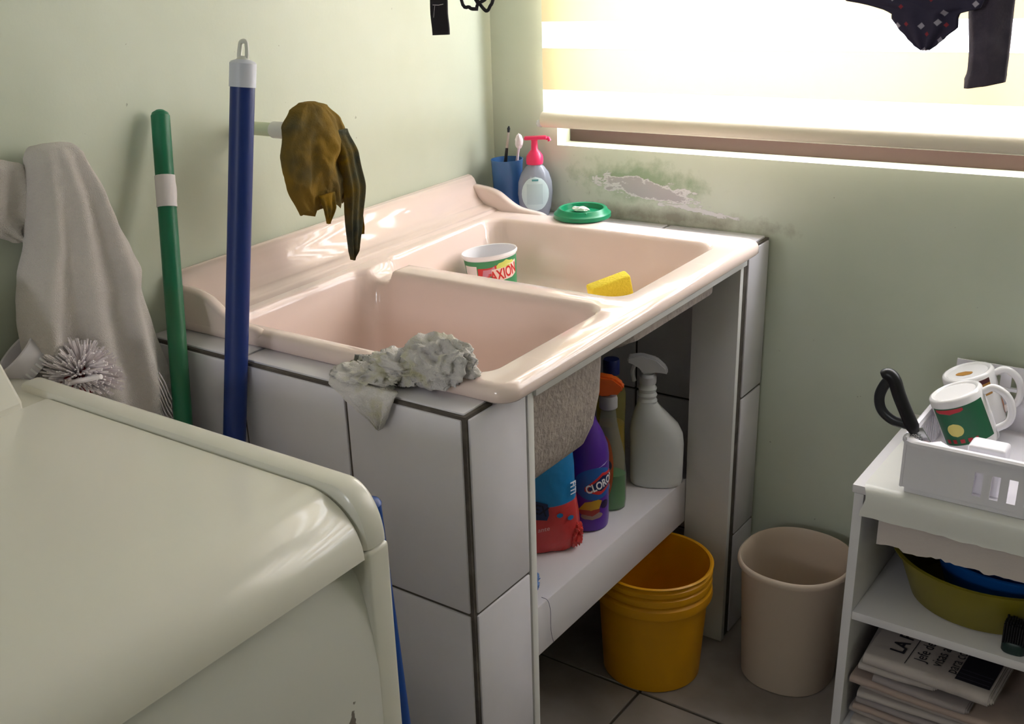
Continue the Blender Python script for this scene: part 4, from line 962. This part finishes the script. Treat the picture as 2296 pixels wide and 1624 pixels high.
mk('curved_handle', bm, mat('dark_grey_grip', (44, 44, 48), .3), op)
M_STEEL = mat('steel', (190, 190, 190), .25, metal=1)
bm = NB(); prism(bm, [(-.016, .020), (.000, .026), (.014, .006), (.020, -.014), (.010, -.030), (-.006, -.024), (-.018, .002)], 'y', -.0015, .0015); mk('steel_jaw', bm, M_STEEL, op)
bm = NB()
for k in range(14):
    t_ = 2*PI*k/14; box(bm, -.009+.010*math.cos(t_)-.0015, -.009+.010*math.cos(t_)+.0015, -.006, -.002, .004+.010*math.sin(t_)-.0015, .004+.010*math.sin(t_)+.0015)

tube(bm, [(-.009, -.006, .004), (-.009, -.002, .004)], .010, 20); mk('gear_wheel', bm, M_STEEL, op)
bm = NB(); box(bm, .004, .013, -.006, .002, -.006, .004, bev=.0015); mk('copper_rivet', bm, mat('copper', (200, 116, 84), .35, metal=.7), op)

# ================================================================== CLOTHES ON THE LINE
YL = -.50; ZL = 1.62
cl = tag(mk('clothes_line', (lambda b: (tube(b, [(0.0, YL, ZL+.012), (.6, YL, ZL+.004), (1.3, YL, ZL), (2.0, YL, ZL+.004), (RX, YL, ZL+.012)], .002, 8), b)[1])(NB()), mat('line_cord', (210, 206, 196), .7)), 'thin cord stretched across the room above the sink', 'clothes line')
def printmat():
    m = bpy.data.materials.new('navy_speckled_fabric'); m.use_nodes = True; nt = m.node_tree; p = nt.nodes['Principled BSDF']; p.inputs['Roughness'].default_value = .85
    tc = nt.nodes.new('ShaderNodeTexCoord')
    sx_ = nt.nodes.new('ShaderNodeSeparateXYZ'); nt.links.new(tc.outputs['Object'], sx_.inputs[0])
    cb = nt.nodes.new('ShaderNodeCombineXYZ'); nt.links.new(sx_.outputs[0], cb.inputs[0]); nt.links.new(sx_.outputs[2], cb.inputs[1])
    def vor(s, off, lo, hi):
        mp = nt.nodes.new('ShaderNodeMapping'); mp.inputs['Location'].default_value = (off, off*.7, 0); nt.links.new(cb.outputs[0], mp.inputs[0])
        v = nt.nodes.new('ShaderNodeTexVoronoi'); v.voronoi_dimensions = '2D'; v.distance = 'MANHATTAN'; v.inputs['Scale'].default_value = s; nt.links.new(mp.outputs[0], v.inputs['Vector'])
        return ramp(nt, v.outputs['Distance'], hi, lo)
    c = mixn(nt, (*lin((56, 50, 74)), 1), (*lin((180, 172, 190)), 1), vor(36, 0, .13, .17)); c = mixn(nt, c, (*lin((150, 48, 62)), 1), vor(34, .35, .09, .12))
    nt.links.new(c, p.inputs['Base Color']); return m
bx_ = thing('speckled_dark_garment', 'dark navy garment with small pale and red flecks hanging from the line', 'garment', (0, 0, 0))
bm = NB(); drape(bm, [(ZL+.006, .86, 1.056, YL, .006), (1.45, .87, 1.07, YL, .010), (1.345, .89, 1.088, YL, .010), (1.326, .918, 1.088, YL, .010), (1.320, .948, 1.086, YL, .010), (1.314, .968, 1.084, YL, .010), (1.309, .979, 1.062, YL, .010), (1.304, .979, 1.060, YL, .010), (1.292, .988, 1.061, YL, .009), (1.280, 1.000, 1.048, YL, .008), (1.270, 1.010, 1.038, YL, .006), (1.264, 1.019, 1.030, YL, .003)], 'x', 70, 130, fold=.003, k=4, ph=.5)
mk('garment_cloth', bm, printmat(), bx_, angle=180)
t = thing('dark_sleeve', 'long charcoal grey sleeve hanging from the line beside the flecked garment', 'garment', (0, 0, 0))
bm = NB(); drape(bm, [(ZL+.006, 1.060, 1.122, YL+.010, .012), (1.50, 1.060, 1.118, YL+.030, .014), (1.32, 1.061, 1.114, YL+.034, .017), (1.25, 1.069, 1.116, YL+.034, .018), (1.235, 1.0695, 1.116, YL+.034, .018), (1.229, 1.067, 1.1165, YL+.034, .019), (1.218, 1.068, 1.116, YL+.034, .019)], 'x', 60, 80, fold=.003, k=3, ph=1.2, p=2.0)
for v in bm.verts:
    if v.co.z < 1.24: v.co.z += .006*(v.co.x-1.092)/.025*(1.24-v.co.z)/.02*.7
mk('sleeve_cloth', bm, mat('charcoal_knit', (80, 72, 86), .9, bump=(300, .5, .002), vary=(30, (98, 90, 104), .45, .7)), t, angle=180)
t = thing('black_belt_strap', 'single wide black strap hanging from the line near the corner', 'strap', (0, 0, 0))
bm = NB(); lo = []
for i in range(41):
    z = ZL+.004-(ZL+.004-1.281)*i/40; o_ = .0012*math.sin(i*.5)
    lo.append([(.2295+.0004*math.sin(i), YL-.0015+o_, z), (.264+.0004*math.cos(i*1.3), YL-.0015+o_+.001, z+.001), (.264+.0004*math.cos(i*1.3), YL+.0015+o_+.001, z+.001), (.2295+.0004*math.sin(i), YL+.0015+o_, z)])
rings(bm, lo, True, True, True); mk('webbing', bm, mat('black_webbing', (26, 22, 30), .85, bump=(400, .5, .001)), t)
bm = NB(); tube(bm, [(.236, YL-.0032, 1.330), (.248, YL-.0034, 1.3295), (.258, YL-.0034, 1.331)], .0006, 5); tube(bm, curve([(.240, YL-.0032, 1.3285), (.238, YL-.0034, 1.318), (.2365, YL-.0034, 1.310)], 4), .0004, 5); mk('loose_stitch', bm, mat('pale_thread', (186, 180, 190), .8), t)
t = thing('black_strap_loops', 'cluster of narrow black straps looped over the line near the corner', 'straps', (0, 0, 0))
def band(pts, w=.0055, th=.0016):
    bm = NB(); P = curve(pts, 5); lo = []
    for i, q in enumerate(P):
        dd = (P[min(i+1, len(P)-1)]-P[max(i-1, 0)]).normalized(); n_ = Vector((-dd.z, 0, dd.x))
        lo.append([q+n_*w/2+Vector((0, -th/2, 0)), q-n_*w/2+Vector((0, -th/2, 0)), q-n_*w/2+Vector((0, th/2, 0)), q+n_*w/2+Vector((0, th/2, 0))])
    rings(bm, lo, True, True, True); mk('strap', bm, mat('black_strap', (30, 26, 34), .8), t)
band([(.262, YL+.004, ZL+.002), (.280, YL+.004, 1.45), (.290, YL+.004, 1.338), (.306, YL+.004, 1.325), (.312, YL+.003, 1.3225), (.322, YL+.003, 1.322)])
band([(.318, YL+.007, 1.3195), (.322, YL+.007, 1.330), (.345, YL+.007, 1.350), (.36, YL+.007, 1.45), (.365, YL+.007, ZL+.002)])
band([(.318, YL+.010, 1.335), (.330, YL+.010, 1.322), (.337, YL+.010, 1.3185), (.343, YL+.010, 1.325), (.352, YL+.010, 1.345), (.372, YL+.010, 1.45), (.380, YL+.010, ZL+.002)])
band([(.300, YL+.013, ZL+.002), (.302, YL+.013, 1.45), (.303, YL+.013, 1.36), (.318, YL+.013, 1.328)])
